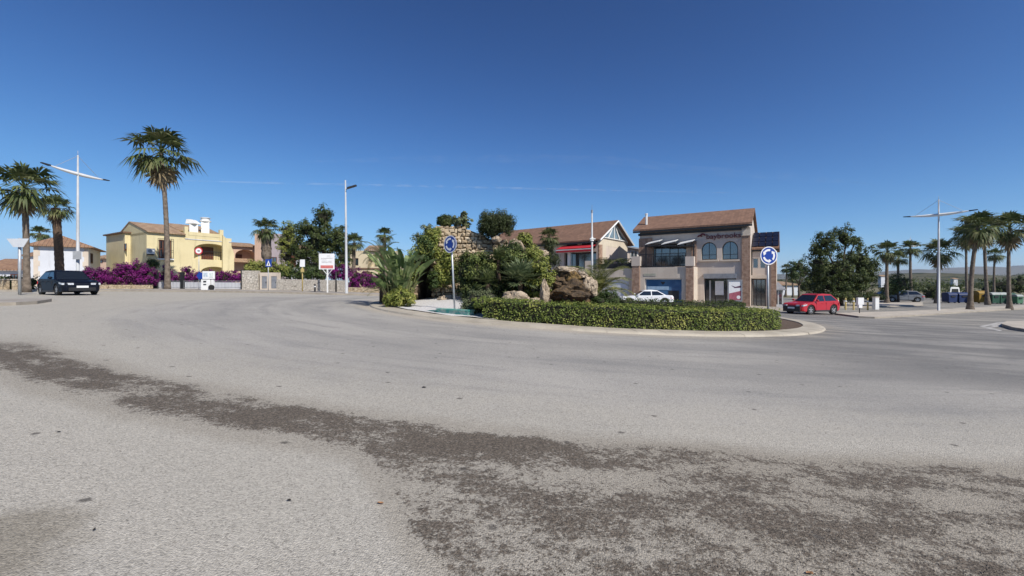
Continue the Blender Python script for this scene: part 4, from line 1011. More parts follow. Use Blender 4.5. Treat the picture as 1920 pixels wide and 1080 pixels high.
# --- solar annex -------------------------------------------------
fA = Fac((0, 1), (1, 0)); o_ = fM.w(W_+.1, 0, -2.3); fA = Fac((o_.x, o_.y), (.84, -.54)); aW = fA.pix(1455, 500)[0]; ga = gz(24, 41)-.2
annex = thing('shop_annex', 'low beige annex with a roof of dark solar panels', 'building', fA.w(aW/2, ga+.2, 0))
aez = fA.pix(1425, 465)[1]; arz = fA.pix(1425, 438, -2.6)[1]; mb = MB()
hn = fA.rect(1411, 1422, 484, 503); hq = fA.rect(1425, 1436, 482, 503); hl = fA.rect(1409, 1436, 523, 570)
hl = (hl[0], hl[1], ga+.25, hl[3], .4)
fA.wall(mb, 0, aW, ga, aez, [(*hn, .2), (*hq, .2), hl]); fA.shell(mb, 0, aW, ga, aez, 5.2, False)
for a in (0, aW): mb.face([fA.w(a, aez, 0), fA.w(a, aez, -5.2), fA.w(a, arz, -2.6)])
mb.build('wall', M['beige_wall'], annex)
mb = MB(); sl_ = (arz-aez)/2.6; P4 = [fA.w(-.05, aez-.2*sl_+.1, .2), fA.w(aW+.25, aez-.2*sl_+.1, .2), fA.w(aW+.25, arz+.1, -2.6), fA.w(-.05, arz+.1, -2.6)]; slab(mb, P4, .14)
slab(mb, [fA.w(-.05, arz+.096, -2.62), fA.w(aW+.25, arz+.096, -2.62), fA.w(aW+.25, aez, -5.5), fA.w(-.05, aez, -5.5)], .14); mb.build('roof', M['roof_flat_tile'], annex, uv=True)
mb = MB(); fA.box(mb, -.05, aW+.2, aez-.32, aez-.14, .02, .16); mb.build('gutter', M['black'], annex)
nrm = (P4[1]-P4[0]).cross(P4[3]-P4[0]).normalized(); nrm = nrm if nrm.z > 0 else -nrm
for i in range(4):
    for j in range(3):
        u0, u1, v0, v1 = (i+.06)/4, (i+.94)/4, .06+(j+.03)*.3, .06+(j+.95)*.3
        bl = lambda u, v: P4[0].lerp(P4[1], u).lerp(P4[3].lerp(P4[2], u), v)+nrm*.06
        mb = MB(); mb.extrude([bl(u0, v0), bl(u1, v0), bl(u1, v1), bl(u0, v1)], nrm*.04); mb.build('solar_panel', M['solar'], annex)
mb = MB(); a0, a1, _, _ = fA.rect(1446, 1455, 480, 560); fA.box(mb, a0, aW+.03, ga, aez-.35, -.3, .14); mb.build('brick_pier', M['brick'], annex, uv=True)
for h_ in (hn, hq): window(fA, annex, h_[0]+.01, h_[1]-.01, h_[2]+.01, h_[3]-.01, -.18, 1, 1, 'white', 'winglass', .05)
window(fA, annex, hl[0]+.02, hl[1]-.02, hl[2], hl[3]-.02, -.38, 3, 1, name='shop_front')
mb = MB(); fA.pbox(mb, 1407, 1440, 516, 522, .004, .12); mb.build('shutter_box', M['cream_wall'], annex)
# glazed porch
fK = Fac(P(1443, 560, 41.3).xy, (.93, -.36)); kW = fK.pix(1467, 550)[0]; gk = gz(25, 41); kz = fK.pix(1455, 544)[1]
kiosk = thing('glass_porch', 'small glazed porch with a grey lean to roof beside the brick pier', 'porch', fK.w(kW/2, gk, 0))
mb = MB(); fK.box(mb, 0, kW, gk+.15, kz, -2.2, 0); mb.build('glazing', M['winglass'], kiosk)
mb = MB()
for i in range(4):
    a = kW*i/3; fK.box(mb, a-.05, a+.05, gk, kz, .002, .08)
fK.box(mb, -.06, kW+.06, gk, gk+.3, .003, .1); mb.build('frame', M['polewhite'], kiosk)
mb = MB(); slab(mb, [fK.w(-.25, kz+.08, .3), fK.w(kW+.25, kz+.08, .3), fK.w(kW+.1, kz+.75, -2.2), fK.w(-.1, kz+.75, -2.2)], .08); mb.build('roof', M['greymetal'], kiosk)

# --- gabled restaurant on the left -------------------------------------------------
C = V((9.26, 46.)); tL = V((.78, -.63)); LL = 16.; oL = C-tL.normalized()*LL; fL = Fac(oL, tL); gr_ = gz(5, 48)-.2
rest = thing('gabled_restaurant', 'long tiled restaurant with a glazed white gable and red awning', 'building', fL.w(12, gr_+.2, 0))
lez = 1.5+4.83; GW = 7.6; mb = MB()
hA = fL.rect(1058, 1118, 473, 505); hw1 = fL.rect(1062, 1083, 455, 467); hw2 = fL.rect(1090, 1117, 454, 466)
fL.wall(mb, 0, LL, gr_, lez, [(*hA, .4), (*hw1, .15), (*hw2, .15)]); fL.shell(mb, 0, LL, gr_, lez, GW, False); mb.build('wall', M['beige_wall'], rest)
# gable end facing right
fG = Fac((C.x, C.y), (fL.n*-1).xy); gz_ = 1.5+7.1-.1; mb = MB(); hG = fG.rect(1136, 1159, 463, 500)
fG.wall(mb, .0, GW, gr_, lez, [(hG[0], hG[1], hG[2], hG[3], .5)], .01)
mb.face([fG.w(0, lez, .01), fG.w(GW, lez, .01), fG.w(GW/2, gz_, .01)]); mb.build('gable_wall', mat('pale_cream_render', (.62,.55,.44), .9, (.55,.48,.38), .7, .2), rest)
mb = MB(); k = .78; mb.face([fG.w(GW/2-GW/2*k, lez+.25, .03), fG.w(GW/2+GW/2*k, lez+.25, .03), fG.w(GW/2, lez+.25+(gz_-lez)*k*.92, .03)]); gg = mb.build('gable_glazing', glassmat('pale_gable_glass', (.18,.25,.3), .1), rest)
mb = MB()
for a, b_ in (((.15, lez+.0), (GW/2, gz_+.05)), ((GW/2, gz_+.05), (GW-.15, lez)), ((.4, lez+.12), (GW-.4, lez+.12)), ((GW/2, lez+.1), (GW/2, gz_)), ((GW*.3, lez+.1), (GW/2, gz_-.2)), ((GW*.7, lez+.1), (GW/2, gz_-.2))): mb.tube([fG.w(*a, .07), fG.w(*b_, .07)], .09, 4)
mb.build('truss', M['white'], gg)
window(fG, rest, hG[0]+.02, hG[1]-.02, hG[2]+.02, hG[3]-.02, -.47, 3, 1)
mb = MB(); a0, a1, z0, z1 = fG.rect(1122, 1130, 459, 505); fG.box(mb, .0, .75, gr_, fG.pix(1126, 459)[1], .012, .16); mb.build('brick_pilaster', M['brick'], rest, uv=True)
mb = MB(); rz0 = lez; s_ = (gz_-lez)/(GW/2); ov = .6
for sg in (0, 1):
    a_e, a_r = (-ov, GW/2) if sg == 0 else (GW+ov, GW/2)
    z_e = lez-ov*s_+.14; o_a, o_b = .55, -LL-.3; dz = 0 if sg == 0 else -.004
    slab(mb, [fG.w(a_e, z_e, o_a), fG.w(a_r, gz_+.14+dz, o_a), fG.w(a_r, gz_+.14+dz, o_b), fG.w(a_e, z_e, o_b)], .16)
mb.build('roof', M['roof_flat_tile'], rest, uv=True)
mb = MB()
for a_e in (-ov, GW+ov): mb.tube([fG.w(a_e, lez-ov*s_+.03, .6), fG.w(GW/2, gz_+.03, .6)], .1, 4)
mb.build('barge_boards', M['white'], rest)
mb = MB(); fL.box(mb, 0, LL, lez-ov*s_-.22, lez-ov*s_-.04, ov-.15, ov); fL.box(mb, 0, LL, lez-.45, lez-.2, .003, .15); mb.build('gutter', M['black'], rest)
window(fL, rest, hA[0]+.02, hA[1]-.02, hA[2]+.02, hA[3]-.02, -.37, 5, 1)
for h_ in (hw1, hw2): window(fL, rest, h_[0]+.01, h_[1]-.01, h_[2]+.01, h_[3]-.01, -.13, 3, 1)
mb = MB(); a0, a1, z0, z1 = fL.rect(1056, 1121, 459, 468); mb.extrude([fL.w(a0, z0+.05, 1.5), fL.w(a1, z0+.05, 1.5), fL.w(a1, z1, .1), fL.w(a0, z1, .1)], (0, 0, -.04))
awn = mb.build('awning', M['red_fabric'], rest); mb = MB(); fL.box(mb, a0, a1, z0-.12, z0-.04, 1.46, 1.5); mb.build('awning_bar', M['white'], awn)
mb = MB(); mb.extrude([fL.w(a0, z0-.14, 1.48), fL.w(a1, z0-.14, 1.48), fL.w(a1, z0-.34, 1.47), fL.w(a0, z0-.34, 1.47)], fL.n*.02); mb.build('valance', M['red_fabric'], awn)
mb = MB(); fM.pbox(mb, 1064, 1069, 468, 503, .9, 1.15); mb.build('white_post', M['white'], rest)
# terrace podium shared along the street
mb = MB(); ta0 = fM.pix(1040, 505, fo-.05)[0]; ta1 = pa0-.02; tz_ = fM.pix(1130, 504, fo)[1]; hg = fM.rect(1127, 1179, 524, 570, fo-.05); hg = (hg[0], hg[1], gr_+.3, hg[3], .2)
fM.wall(mb, ta0, ta1, gr_, tz_, [hg], fo-.05)
mb.face([fM.w(ta0, tz_, fo-.05), fM.w(ta1, tz_, fo-.05), fM.w(ta1, tz_, -9), fM.w(ta0, tz_, -5)]); mb.face([fM.w(ta0, gr_, fo-.05), fM.w(ta0, tz_, fo-.05), fM.w(ta0, tz_, -5), fM.w(ta0, gr_, -5)])
pod = mb.build('terrace_podium', M['cream_wall'], rest)
mb = MB(); fM.box(mb, hg[0]+.02, hg[1]-.02, hg[2], hg[3]-.02, fo-.24, fo-.2)
for i in range(9): fM.box(mb, hg[0]+.03, hg[1]-.03, hg[2]+.15+i*.25, hg[2]+.17+i*.25, fo-.199, fo-.19)
mb.build('garage_shutter', M['white_wall'], pod)
mb = MB(); a0, a1, z0, z1 = fM.rect(1096, 1109, 489, 505, fo); fM.box(mb, a0, a1, tz_, z1, fo-.5, fo-.1); mb.build('parapet_block', M['cream_wall'], pod)
railing(fM, rest, 1110, 1184, fo-.2, tz_, tz_+1.0)

# low buildings glimpsed between the two
mb = MB(); t = thing('white_outbuilding', 'white building with a dark roof glimpsed between restaurant and shop', 'building', (X(1185, 56), 56, gz(15, 56)))
fB = Fac(P(1168, 500, 56).xy, (1, .02)); bW = fB.pix(1204, 500)[0]; fB.box(mb, 0, bW, gz(15, 56)-.2, fB.pix(1185, 466)[1], -6, 0); mb.build('wall', M['beige_wall'], t)
mb = MB(); zt = fB.pix(1185, 466)[1]; slab(mb, [fB.w(-.6, zt+.5, .5), fB.w(bW+.4, zt-.1, .5), fB.w(bW+.4, zt+.6, -6), fB.w(-.6, zt+1.2, -6)], .2); mb.build('roof', M['greymetal'], t)
window(fB, t, *fB.rect(1182, 1195, 470, 484), .01, 2, 1, 'white')

# --- white house at the far left -------------------------------------------------
fW = Fac((-44.7-.8*3.9, 45-.6*3.9), (.8, .6)); wW = 3.9; gw = gz(-46, 44)-.2; wz = fW.pix(120, 461)[1]
wh = thing('white_house', 'white two storey house with a hipped tile roof and cream corner quoins', 'house', fW.w(wW/2, gw+.2, 0))
mb = MB(); hs = fW.rect(151, 158, 470, 487); fW.wall(mb, 0, wW, gw, wz, []); fW.shell(mb, 0, wW, gw, wz, 7.5, False); mb.build('wall', M['white_wall'], wh)
mb = MB(); e_ = .45; b0 = [fW.w(-e_, wz, e_), fW.w(wW+e_, wz, e_), fW.w(wW+e_, wz, -7.5-e_), fW.w(-e_, wz, -7.5-e_)]; r0, r1 = fW.w(wW*.4, wz+1.25, -2.2), fW.w(wW*.4, wz+1.25, -5.3)
for q in ([b0[0], b0[1], r0], [b0[1], b0[2], r1, r0], [b0[2], b0[3], r1], [b0[3], b0[0], r0, r1]): mb.face(q)
mb.face([p-UP*.12 for p in b0[::-1]])
for a, b_ in zip(b0, b0[1:]+b0[:1]): mb.face([a, b_, b_-UP*.12, a-UP*.12])
mb.build('roof', M['roof_tile'], wh, uv=True)
for a, sg in ((0., 1), (wW, -1)):
    mb = MB()
    for i in range(8):
        L = .42 if i % 2 else .3; z = wz-.55-i*.52; a0, a1 = sorted((a-.02*sg, a+L*sg)); fW.box(mb, a0, a1, z, z+.52, -.02, .03)
    mb.build('quoin_strip', M['cream_wall'], wh)
fWr = Fac(fW.w(wW, 0, 0).xy, (-fW.n).xy); window(fWr, wh, 1.2, 2.3, wz-1.7, wz-.6, .01, 2, 1, 'brown_wood')
t = thing('white_cottage', 'low white cottage with terracotta roofs at the left edge', 'house', (X(20, 47), 47, gz(-54, 47)))
fC = Fac(P(-40, 520, 46).xy, (.9, .3)); cW = fC.pix(70, 500)[0]; cz = fC.pix(30, 508)[1]; mb = MB(); fC.box(mb, 0, cW, gz(-54, 47)-.2, cz, -5, 0); a0 = fC.pix(48, 500)[0]; fC.box(mb, a0, cW, cz-.002, fC.pix(58, 480)[1], -4, -.003); mb.build('wall', M['white_wall'], t)
mb = MB(); slab(mb, [fC.w(-.3, cz+.15, .4), fC.w(a0-.1, cz+.15, .4), fC.w(a0-.1, cz+1.5, -4), fC.w(-.3, cz+1.5, -4)], .14); zt = fC.pix(58, 480)[1]; slab(mb, [fC.w(a0-.3, zt+.1, .3), fC.w(cW+.3, zt+.1, .3), fC.w(cW+.2, zt+1.1, -4), fC.w(a0-.2, zt+1.1, -4)], .14); mb.build('roof', M['roof_tile'], t, uv=True)
window(fC, t, *fC.rect(20, 34, 514, 524), .01, 2, 1, 'brown_wood')
t = thing('small_house', 'small distant pinkish house with a tiled roof between white and yellow houses', 'house', (X(194, 75), 75, gz(-70, 75)))
fS = Fac(P(180, 500, 75).xy, (1, 0)); sW = fS.pix(212, 500)[0]; mb = MB(); zt = fS.pix(195, 484)[1]; fS.box(mb, 0, sW, -1, zt, -6, 0); mb.build('wall', M['pink_wall'], t)
mb = MB(); slab(mb, [fS.w(-.5, zt+.1, .5), fS.w(sW+.5, zt+.1, .5), fS.w(sW+.5, zt+1.1, -4), fS.w(-.5, zt+1.1, -4)], .2); mb.build('roof', M['roof_tile_pale'], t, uv=True)
window(fS, t, *fS.rect(187, 193, 488, 493), .01, 1, 1, 'brown_wood')

# --- yellow house -------------------------------------------------
fY = Fac((-40.25, 47.), (.53, .85)); gy = gz(-40, 48)-.2; yW = 8.6; yez = 1.5+5.64
yh = thing('yellow_house', 'yellow villa with tiled roof, white chimneys and an arched balcony', 'house', fY.w(4, gy+.2, 0))
aT = fY.pix(346, 440)[0]; mb = MB()
hwin = fY.rect(298, 321, 450, 484); hb_ = fY.rect(364, 428, 457, 487); hlo = fY.rect(377, 427, 500, 545); tz0 = fY.pix(380, 443)[1]
hlo = (hlo[0], hlo[1], gy+.25, hlo[3], 1.2, .6)
fY.wall(mb, 0, aT, gy, yez, [(*hwin, .15)]); fY.wall(mb, aT, yW, gy, tz0, [(*hb_, 1.4, .75), hlo])
SD = 5.0
fY.shell(mb, 0, yW, gy, tz0 if tz0 < yez else yez, 9., True)
rz_ = 1.5+7.0; fs_ = Fac(fY.w(0, 0, 0).xy, (-fY.n).xy)
mb.face([fY.w(0, yez-.3, 0), fY.w(0, yez, 0), fY.w(0, rz_, -SD), fY.w(0, yez, -9.), fY.w(0, yez-.3, -9.)]); mb.face([fY.w(aT, tz0, 0), fY.w(aT, yez, 0), fY.w(aT, rz_, -SD), fY.w(aT, yez, -9)])
mb.build('wall', M['yellow_wall'], yh)
mb = MB(); s_ = (rz_-yez)/SD; slab(mb, [fY.w(-.06, yez-.3*s_+.13, .3), fY.w(aT+.02, yez-.3*s_+.13, .3), fY.w(aT+.02, rz_+.13, -SD), fY.w(-.06, rz_+.13, -SD)], .12)
slab(mb, [fY.w(-.06, rz_+.125, -SD-.02), fY.w(aT+.02, rz_+.125, -SD-.02), fY.w(aT+.02, yez-.1, -9.3), fY.w(-.06, yez-.1, -9.3)], .12)
slab(mb, [fY.w(aT+.4, tz0+.9, -3.2), fY.w(yW-.1, tz0+.9, -3.2), fY.w(yW-.1, tz0+2.0, -7), fY.w(aT+.4, tz0+2.0, -7)], .14); mb.build('roof', M['roof_tile_pale'], yh, uv=True)
mb = MB(); fY.box(mb, aT+.4, yW-.1, tz0+.003, tz0+.85, -6.8, -3.6); mb.build('roof_upstand', M['yellow_wall'], yh)
mb = MB(); pk = fY.pix(350, 425)[1]; pr = fY.pix(385, 437)[1]
for x0, x1 in ((346, 353), (412, 419)): 
    a0, a1, _, _ = fY.rect(x0, x1, 425, 440, .05); fY.box(mb, a0, a1, tz0-.4, pk, -.3, .06)
a0 = fY.pix(353, 440)[0]; a1 = fY.pix(412, 440)[0]; fY.box(mb, a0+.01, a1-.01, tz0+.002, pr, -.22, 0.03); mb.build('terrace_parapet', M['yellow_wall'], yh)
mb = MB(); fY.box(mb, aT+.05, yW-.02, tz0-.5, tz0-.42, .004, .06); mb.build('cornice', M['white_wall'], yh)
mb = MB(); q = [fY.pix(*p_, .05) for p_ in ((416, 441), (424, 449), (432, 462), (437, 476), (437, 512), (416, 512))]; mb.extrude([fY.w(a, z, .02) for a, z in q], fY.n*.3); mb.build('wing_wall', M['yellow_wall'], yh)
for (px_, d_, y0, y1, sh) in ((363.5, 52.5, 431, 412, 0), (385, 54, 431, 408, 1)):
    p = P(px_, 430, d_); z0, z1 = tz0+.3, Zp(y1, d_); mb = MB(); mb.box((p.x, p.y, (z0+z1-.55)/2), (.85, .85, z1-.55-z0), .6)
    if sh == 0: mb.hexa([V((p.x-.6, p.y-.6, z1-.54)), V((p.x+.6, p.y-.6, z1-.54)), V((p.x+.6, p.y+.6, z1-.54)), V((p.x-.6, p.y+.6, z1-.54))], [V((p.x-.55, p.y-.5, z1)), V((p.x-.1, p.y-.5, z1)), V((p.x-.1, p.y+.5, z1)), V((p.x-.55, p.y+.5, z1))])
    else:
        mb.tube([V((p.x, p.y, z1-.54)), V((p.x, p.y, z1-.42)), V((p.x, p.y, z1-.40)), V((p.x, p.y, z1-.1)), V((p.x, p.y, z1-.08)), V((p.x, p.y, z1))], [.62, .62, .48, .48, .6, .4], 12)
    mb.build('chimney', M['white'], yh)
wn = window(fY, yh, hwin[0]+.01, hwin[1]-.01, hwin[2]+.01, hwin[3]-.01, -.13, 3, 2, 'brown_wood', 'glass', .16)
mb = MB(); fY.box(mb, hwin[0]-.2, hwin[1]+.2, hwin[2]-.2, hwin[2]-.05, .004, .22); mb.build('sill', M['white'], wn)
mb = MB()
for i in range(9): 
    a = hwin[0]-.15+(hwin[1]-hwin[0]+.3)*i/8; fY.box(mb, a-.014, a+.014, hwin[2]-.04, hwin[3]+.15, .2, .228)
for z in (hwin[2]-.02, hwin[2]+.9, hwin[3]+.12): fY.box(mb, hwin[0]-.15, hwin[1]+.15, z-.02, z+.02, .205, .224)
mb.build('window_grille', M['black'], wn)
mb = MB(); q = fY.rect(388, 398, 461, 487, -1.35); fY.box(mb, q[0]-.6, q[1]+.1, hb_[2]+.02, hb_[3]-.35, -1.39, -1.3); mb.build('balcony_door', M['brown_wood'], yh)
mb = MB(); q = fY.rect(400, 428, 473, 487, -.1)
for z in (q[3], q[3]-.45): fY.box(mb, hb_[0]+.9, hb_[1]-.02, z-.03, z+.03, -.15, -.1)
for i in range(12): 
    a = hb_[0]+.9+(hb_[1]-hb_[0]-1.)*i/11; fY.box(mb, a-.012, a+.012, hb_[2]+.01, q[3]-.035, -.14, -.11)
mb.build('balcony_railing', M['black'], yh)
t = yh
mb = MB(); q = fY.rect(276, 290, 466, 476, .3); fY.box(mb, *q, .08, .4); ac = mb.build('air_conditioner', M['white'], t); mb = MB(); a, z = (q[0]+q[1])/2-.1, (q[2]+q[3])/2; ring = [fY.w(a+.2*math.cos(k*math.pi/8), z+.2*math.sin(k*math.pi/8), .404) for k in range(16)]; mb.face(ring); mb.build('fan_grille', M['greymetal'], ac)
mb = MB(); fY.box(mb, q[0]+.05, q[1]-.05, q[2]-.12, q[2]-.02, .01, .4); mb.build('bracket', M['black'], ac)
# left wing
o_ = fY.w(0, 0, -4.75); oB = o_+(-fY.t)*.5; fB2 = Fac(oB.xy, fY.n.xy)   # shaded flank faces the camera
fBf = Fac(oB.xy, fY.t.xy); bz = 1.5+5.72; mb = MB(); L_ = 6.2
q = [oB, oB+fY.t*4, oB+fY.t*4-fY.n*L_, oB-fY.n*L_]; mb.hexa([V((p.x, p.y, gy)) for p in q], [V((p.x, p.y, bz)) for p in q]); mb.build('wing', M['yellow_wall'], yh)
mb = MB(); q = [oB+fY.n*.25-fY.t*.25, oB+fY.t*4+fY.n*.25, oB+fY.t*4-fY.n*(L_+.25), oB-fY.n*(L_+.25)-fY.t*.25]; mb.hexa([V((p.x, p.y, bz+.002)) for p in q], [V((p.x, p.y, bz+.16)) for p in q]); mb.build('wing_roof', M['roof_tile'], yh)
fside = Fac(oB.xy, (-fY.n).xy)
s0, z0 = fside.pix(237, 463), None; a_, zz = fside.pix(234, 457); b2, z2 = fside.pix(238, 470)
window(fside, yh, min(a_, b2), max(a_, b2), z2, zz, .01, 1, 1, 'brown_wood', 'glass', .05)

# --- pink house, shade-tinted tower, white villa, cream villa -------------------------------------------------
fP = Fac(P(420, 530, 55.5).xy, (.62, .78)); pW = fP.pix(482, 500)[0]; gp = gz(-36, 58)-.2; pz = fP.pix(450, 462)[1]
ph = thing('pink_house', 'salmon pink house with a tiled eave and a wide arched porch', 'house', fP.w(pW/2, gp+.2, 0)); hp = fP.rect(441, 480, 468, 491)
mb = MB(); fP.wall(mb, 0, pW, gp, pz, [(*hp, 1.6, .8)]); fP.shell(mb, 0, pW, gp, pz, 6, True); mb.build('wall', M['pink_wall'], ph)
mb = MB(); slab(mb, [fP.w(-.3, pz+.1, .4), fP.w(pW+.2, pz+.1, .4), fP.w(pW+.2, pz+.75, -3), fP.w(-.3, pz+.75, -3)], .14); a0, a1, z0, z1 = fP.rect(432, 480, 484, 491, 1.); slab(mb, [fP.w(a0, z0+.02, 1.2), fP.w(a1, z0+.02, 1.2), fP.w(a1, z1, .02), fP.w(a0, z1, .02)], .1); mb.build('roof', M['roof_tile_pale'], ph, uv=True)
mb = MB(); fP.box(mb, hp[0]+.4, hp[1]-1.2, hp[2]+.02, hp[3]-.6, -1.58, -1.5); mb.build('door', M['brown_wood'], ph)
fT = Fac(P(478, 530, 57).xy, (1, .1)); tw = fT.pix(526, 500)[0]; tt = thing('shaded_tower', 'house tower, shade tinted mauve grey beside a lit pink strip, behind the short shaggy palm', 'house', fT.w(tw/2, gp+.2, 0)); zt = fT.pix(500, 438)[1]
mb = MB(); fT.box(mb, .9, tw, gp, zt, -6, 0); mb.build('wall', M['shaded_wall'], tt); mb = MB(); fT.box(mb, 0, .9, gp, zt-.02, -5.9, .08); mb.build('lit_strip', M['pink_wall'], tt); window(fT, tt, *fT.rect(507, 519, 482, 492), .01, 2, 1, 'brown_wood')  # mauve stands for the shaded face, pink strip for the lit edge
fV = Fac(P(524, 530, 59).xy, (1, .05)); vW = fV.pix(580, 500)[0]; vv_ = thing('white_villa', 'white villa with a brown door, half hidden behind the dark round tree', 'house', fV.w(vW/2, gp+.2, 0)); zt = fV.pix(550, 470)[1]
mb = MB(); hd_ = fV.rect(541, 555, 477, 502); fV.wall(mb, 0, vW, gp, zt, [(*hd_, .2)]); fV.shell(mb, 0, vW, gp, zt, 6, True); mb.build('wall', M['white_wall'], vv_); mb = MB(); fV.box(mb, hd_[0]+.02, hd_[1]-.02, hd_[2], hd_[3]-.02, -.19, -.1); mb.build('door', M['brown_wood'], vv_)
mb = MB(); slab(mb, [fV.w(-.3, zt+.1, .4), fV.w(vW+.3, zt+.1, .4), fV.w(vW+.3, zt+1.2, -4), fV.w(-.3, zt+1.2, -4)], .14); mb.build('roof', M['roof_tile_pale'], vv_, uv=True)
window(fV, vv_, *fV.rect(559, 570, 478, 492), .01, 2, 1, 'white')
fQ = Fac(P(655, 530, 60).xy, (1, .12)); qW = fQ.pix(745, 500)[0]; gq = gz(-18, 60)-.2; cv_ = thing('cream_villa', 'cream villa with arches and a tiled ledge behind the broad leaved plants', 'house', fQ.w(qW/2, gq+.2, 0))
zt = fQ.pix(700, 470)[1]; mb = MB(); ha = [fQ.rect(660, 672, 508, 540), fQ.rect(676, 698, 508, 540), fQ.rect(708, 728, 508, 540)]; ha = [(h_[0], h_[1], gq+.25, h_[3], 1., .5) for h_ in ha]; hh2 = fQ.rect(690, 708, 478, 500); hh3 = fQ.rect(660, 672, 484, 498)
fQ.wall(mb, 0, qW, gq, zt, ha+[(*hh2, .8), (*hh3, .2)]); fQ.shell(mb, 0, qW, gq, zt, 7, True); mb.build('wall', mat('warm_cream_render', (.6,.52,.36), .9, (.54,.46,.32), .6, .2), cv_)
mb = MB(); a0, a1, _, _ = fQ.rect(684, 716, 470, 480); slab(mb, [fQ.w(a0, zt+.12, .4), fQ.w(a1, zt+.12, .4), fQ.w(a1, zt+1., -3), fQ.w(a0, zt+1., -3)], .14); mb.build('roof', M['roof_tile_pale'], cv_, uv=True)
mb = MB(); a0, a1, z0, z1 = fQ.rect(656, 686, 503, 505); fQ.box(mb, 0, qW, z0, z1+.05, .004, .12); mb.build('string_course', M['roof_tile'], cv_)
window(fQ, cv_, hh3[0]+.02, hh3[1]-.02, hh3[2]+.02, hh3[3]-.02, -.18, 2, 1, 'brown_wood')
# far white buildings beyond the car park
for px0, px1, py0, d_, lab in ((1462, 1496, 534, 95, 'long low white building beyond the car park trees, left of the big tree'), (1652, 1664, 518, 260, 'white house on the hillside beside the small far street lamp'), (1788, 1796, 523, 300, 'pale house on the hillside behind the tall right lamp')):
    f_ = Fac(P(px0, 530, d_).xy, (1, .05)); w_ = f_.pix(px1, 500)[0]; z1 = f_.pix(px0, py0)[1]; t = thing('far_house', lab, 'house', f_.w(w_/2, -1.2, 0)); mb = MB(); dp = 6 if d_ < 100 else 2.; f_.box(mb, 0, w_, -2, z1, -dp, 0); mb.build('wall', M['white_wall'], t)
    mb = MB(); slab(mb, [f_.w(-.4, z1+.1, .4), f_.w(w_+.4, z1+.1, .4), f_.w(w_+.4, z1+.8, -dp), f_.w(-.4, z1+.8, -dp)], .2); mb.build('roof', M['roof_tile_pale'], t, uv=True)
# ------------------------------------------------------------------ walls, fences and planting of the left side
def wallrun(name, label, pts, h, th, mt, cat='wall', z0=-.2, cap=None, capm=None):
    t = thing(name, label, cat, (pts[0][0], pts[0][1], gz(*pts[0])+.14)); mb = MB(); cb = MB()
    for a, b_ in zip(pts[:-1], pts[1:]):
        A, B = V((a[0], a[1], 0)), V((b_[0], b_[1], 0)); n = max(1, int((B-A).length/3))
        dv = (B-A).normalized(); nv = V((-dv.y, dv.x, 0))*th/2
        if nv.y < 0: nv = -nv
        for i in range(n):
            p, q = A.lerp(B, i/n), A.lerp(B, (i+1)/n); zp, zq = gz(p.x), gz(q.x)
            bt = [p-nv+UP*(zp+z0), q-nv+UP*(zq+z0), q+nv+UP*(zq+z0), p+nv+UP*(zp+z0)]; tp = [p-nv+UP*(zp+.14+h), q-nv+UP*(zq+.14+h), q+nv+UP*(zq+.14+h), p+nv+UP*(zp+.14+h)]
            mb.hexa(bt, tp)
            if cap: n2 = nv*1.2; cb.hexa([p-n2+UP*(zp+.142+h), q-n2+UP*(zq+.142+h), q+n2+UP*(zq+.142+h), p+n2+UP*(zp+.142+h)], [p-n2+UP*(zp+.142+h+cap), q-n2+UP*(zq+.142+h+cap), q+n2+UP*(zq+.142+h+cap), p+n2+UP*(zp+.142+h+cap)])
    mb.build('masonry', M[mt], t)
    if cap: cb.build('coping', M[capm or mt], t)
    return t
def xy(px, d): return (X(px, d), d)
def hedge_run(name, label, px0, px1, d, y0, y1, thick, lm, cl, cr, per, size, seed, cat='hedge', jag=3., slope=0., extra=()):
    r = random.Random(seed); n = max(3, int((px1-px0)/9)); bl = []
    for i in range(n):
        px = px0+(px1-px0)*(i+.5)/n; dd = d+slope*(i/n); yt = y0+r.uniform(-jag, jag); bl.append(pb_(px, (yt+y1)/2, (px1-px0)/n*.85, (y1-yt)/2*1.02, dd, thick/2))
    for e in extra: bl.append(pb_(*e[:4], d, thick/2))
    c = P((px0+px1)/2, y1, d); t = thing(name, label, cat, (c.x, c.y, gz(c.x)+.14)); mb = MB(); crown(mb, bl, int(cl*1.3), cr, per, size, r, .45, .6, zmin=lambda x, y: gz(x)+.1); mb.build('foliage', LEAF[lm], t)
    mb = MB(); core(mb, bl, .5, seed); mb.build('shade_core', M['core'], t); return t
wallrun('stone_wall', 'low tan stone wall under the left bougainvillea hedge', [xy(150, 38.4), xy(284, 38.6)], .35, .35, 'stone_tan')
hedge_run('bougainvillea', 'tall purple bougainvillea hedge behind the dark hatchback', 160, 287, 39.2, 501, 540, 1.5, 'purple', 300, .26, 42, .13, 81, 'bougainvillea', 3., extra=((258, 502, 20, 14), (235, 500, 14, 10)))
hedge_run('bougainvillea', 'purple bougainvillea behind the black railings and white wall', 290, 452, 42.6, 508, 536, 1.1, 'purple', 260, .25, 38, .13, 82, 'bougainvillea', 3., extra=((312, 505, 8, 8), (352, 507, 8, 8)))
hedge_run('bougainvillea', 'purple bougainvillea clump beyond the centre lamp post', 655, 712, 41, 512, 545, 1.6, 'purple', 90, .25, 40, .13, 83, 'bougainvillea', 4., extra=((668, 520, 14, 18),))
hedge_run('bougainvillea', 'dusky purple bougainvillea over the stone wall right of the notice board', 620, 652, 40.4, 500, 524, 1.2, 'purple', 60, .25, 40, .13, 84, 'bougainvillea', 3.)
wallrun('white_wall', 'low white garden wall behind the black railings', [xy(289, 41.8), xy(455, 41.8)], .62, .25, 'white_wall')
M['hedge2'] = 0
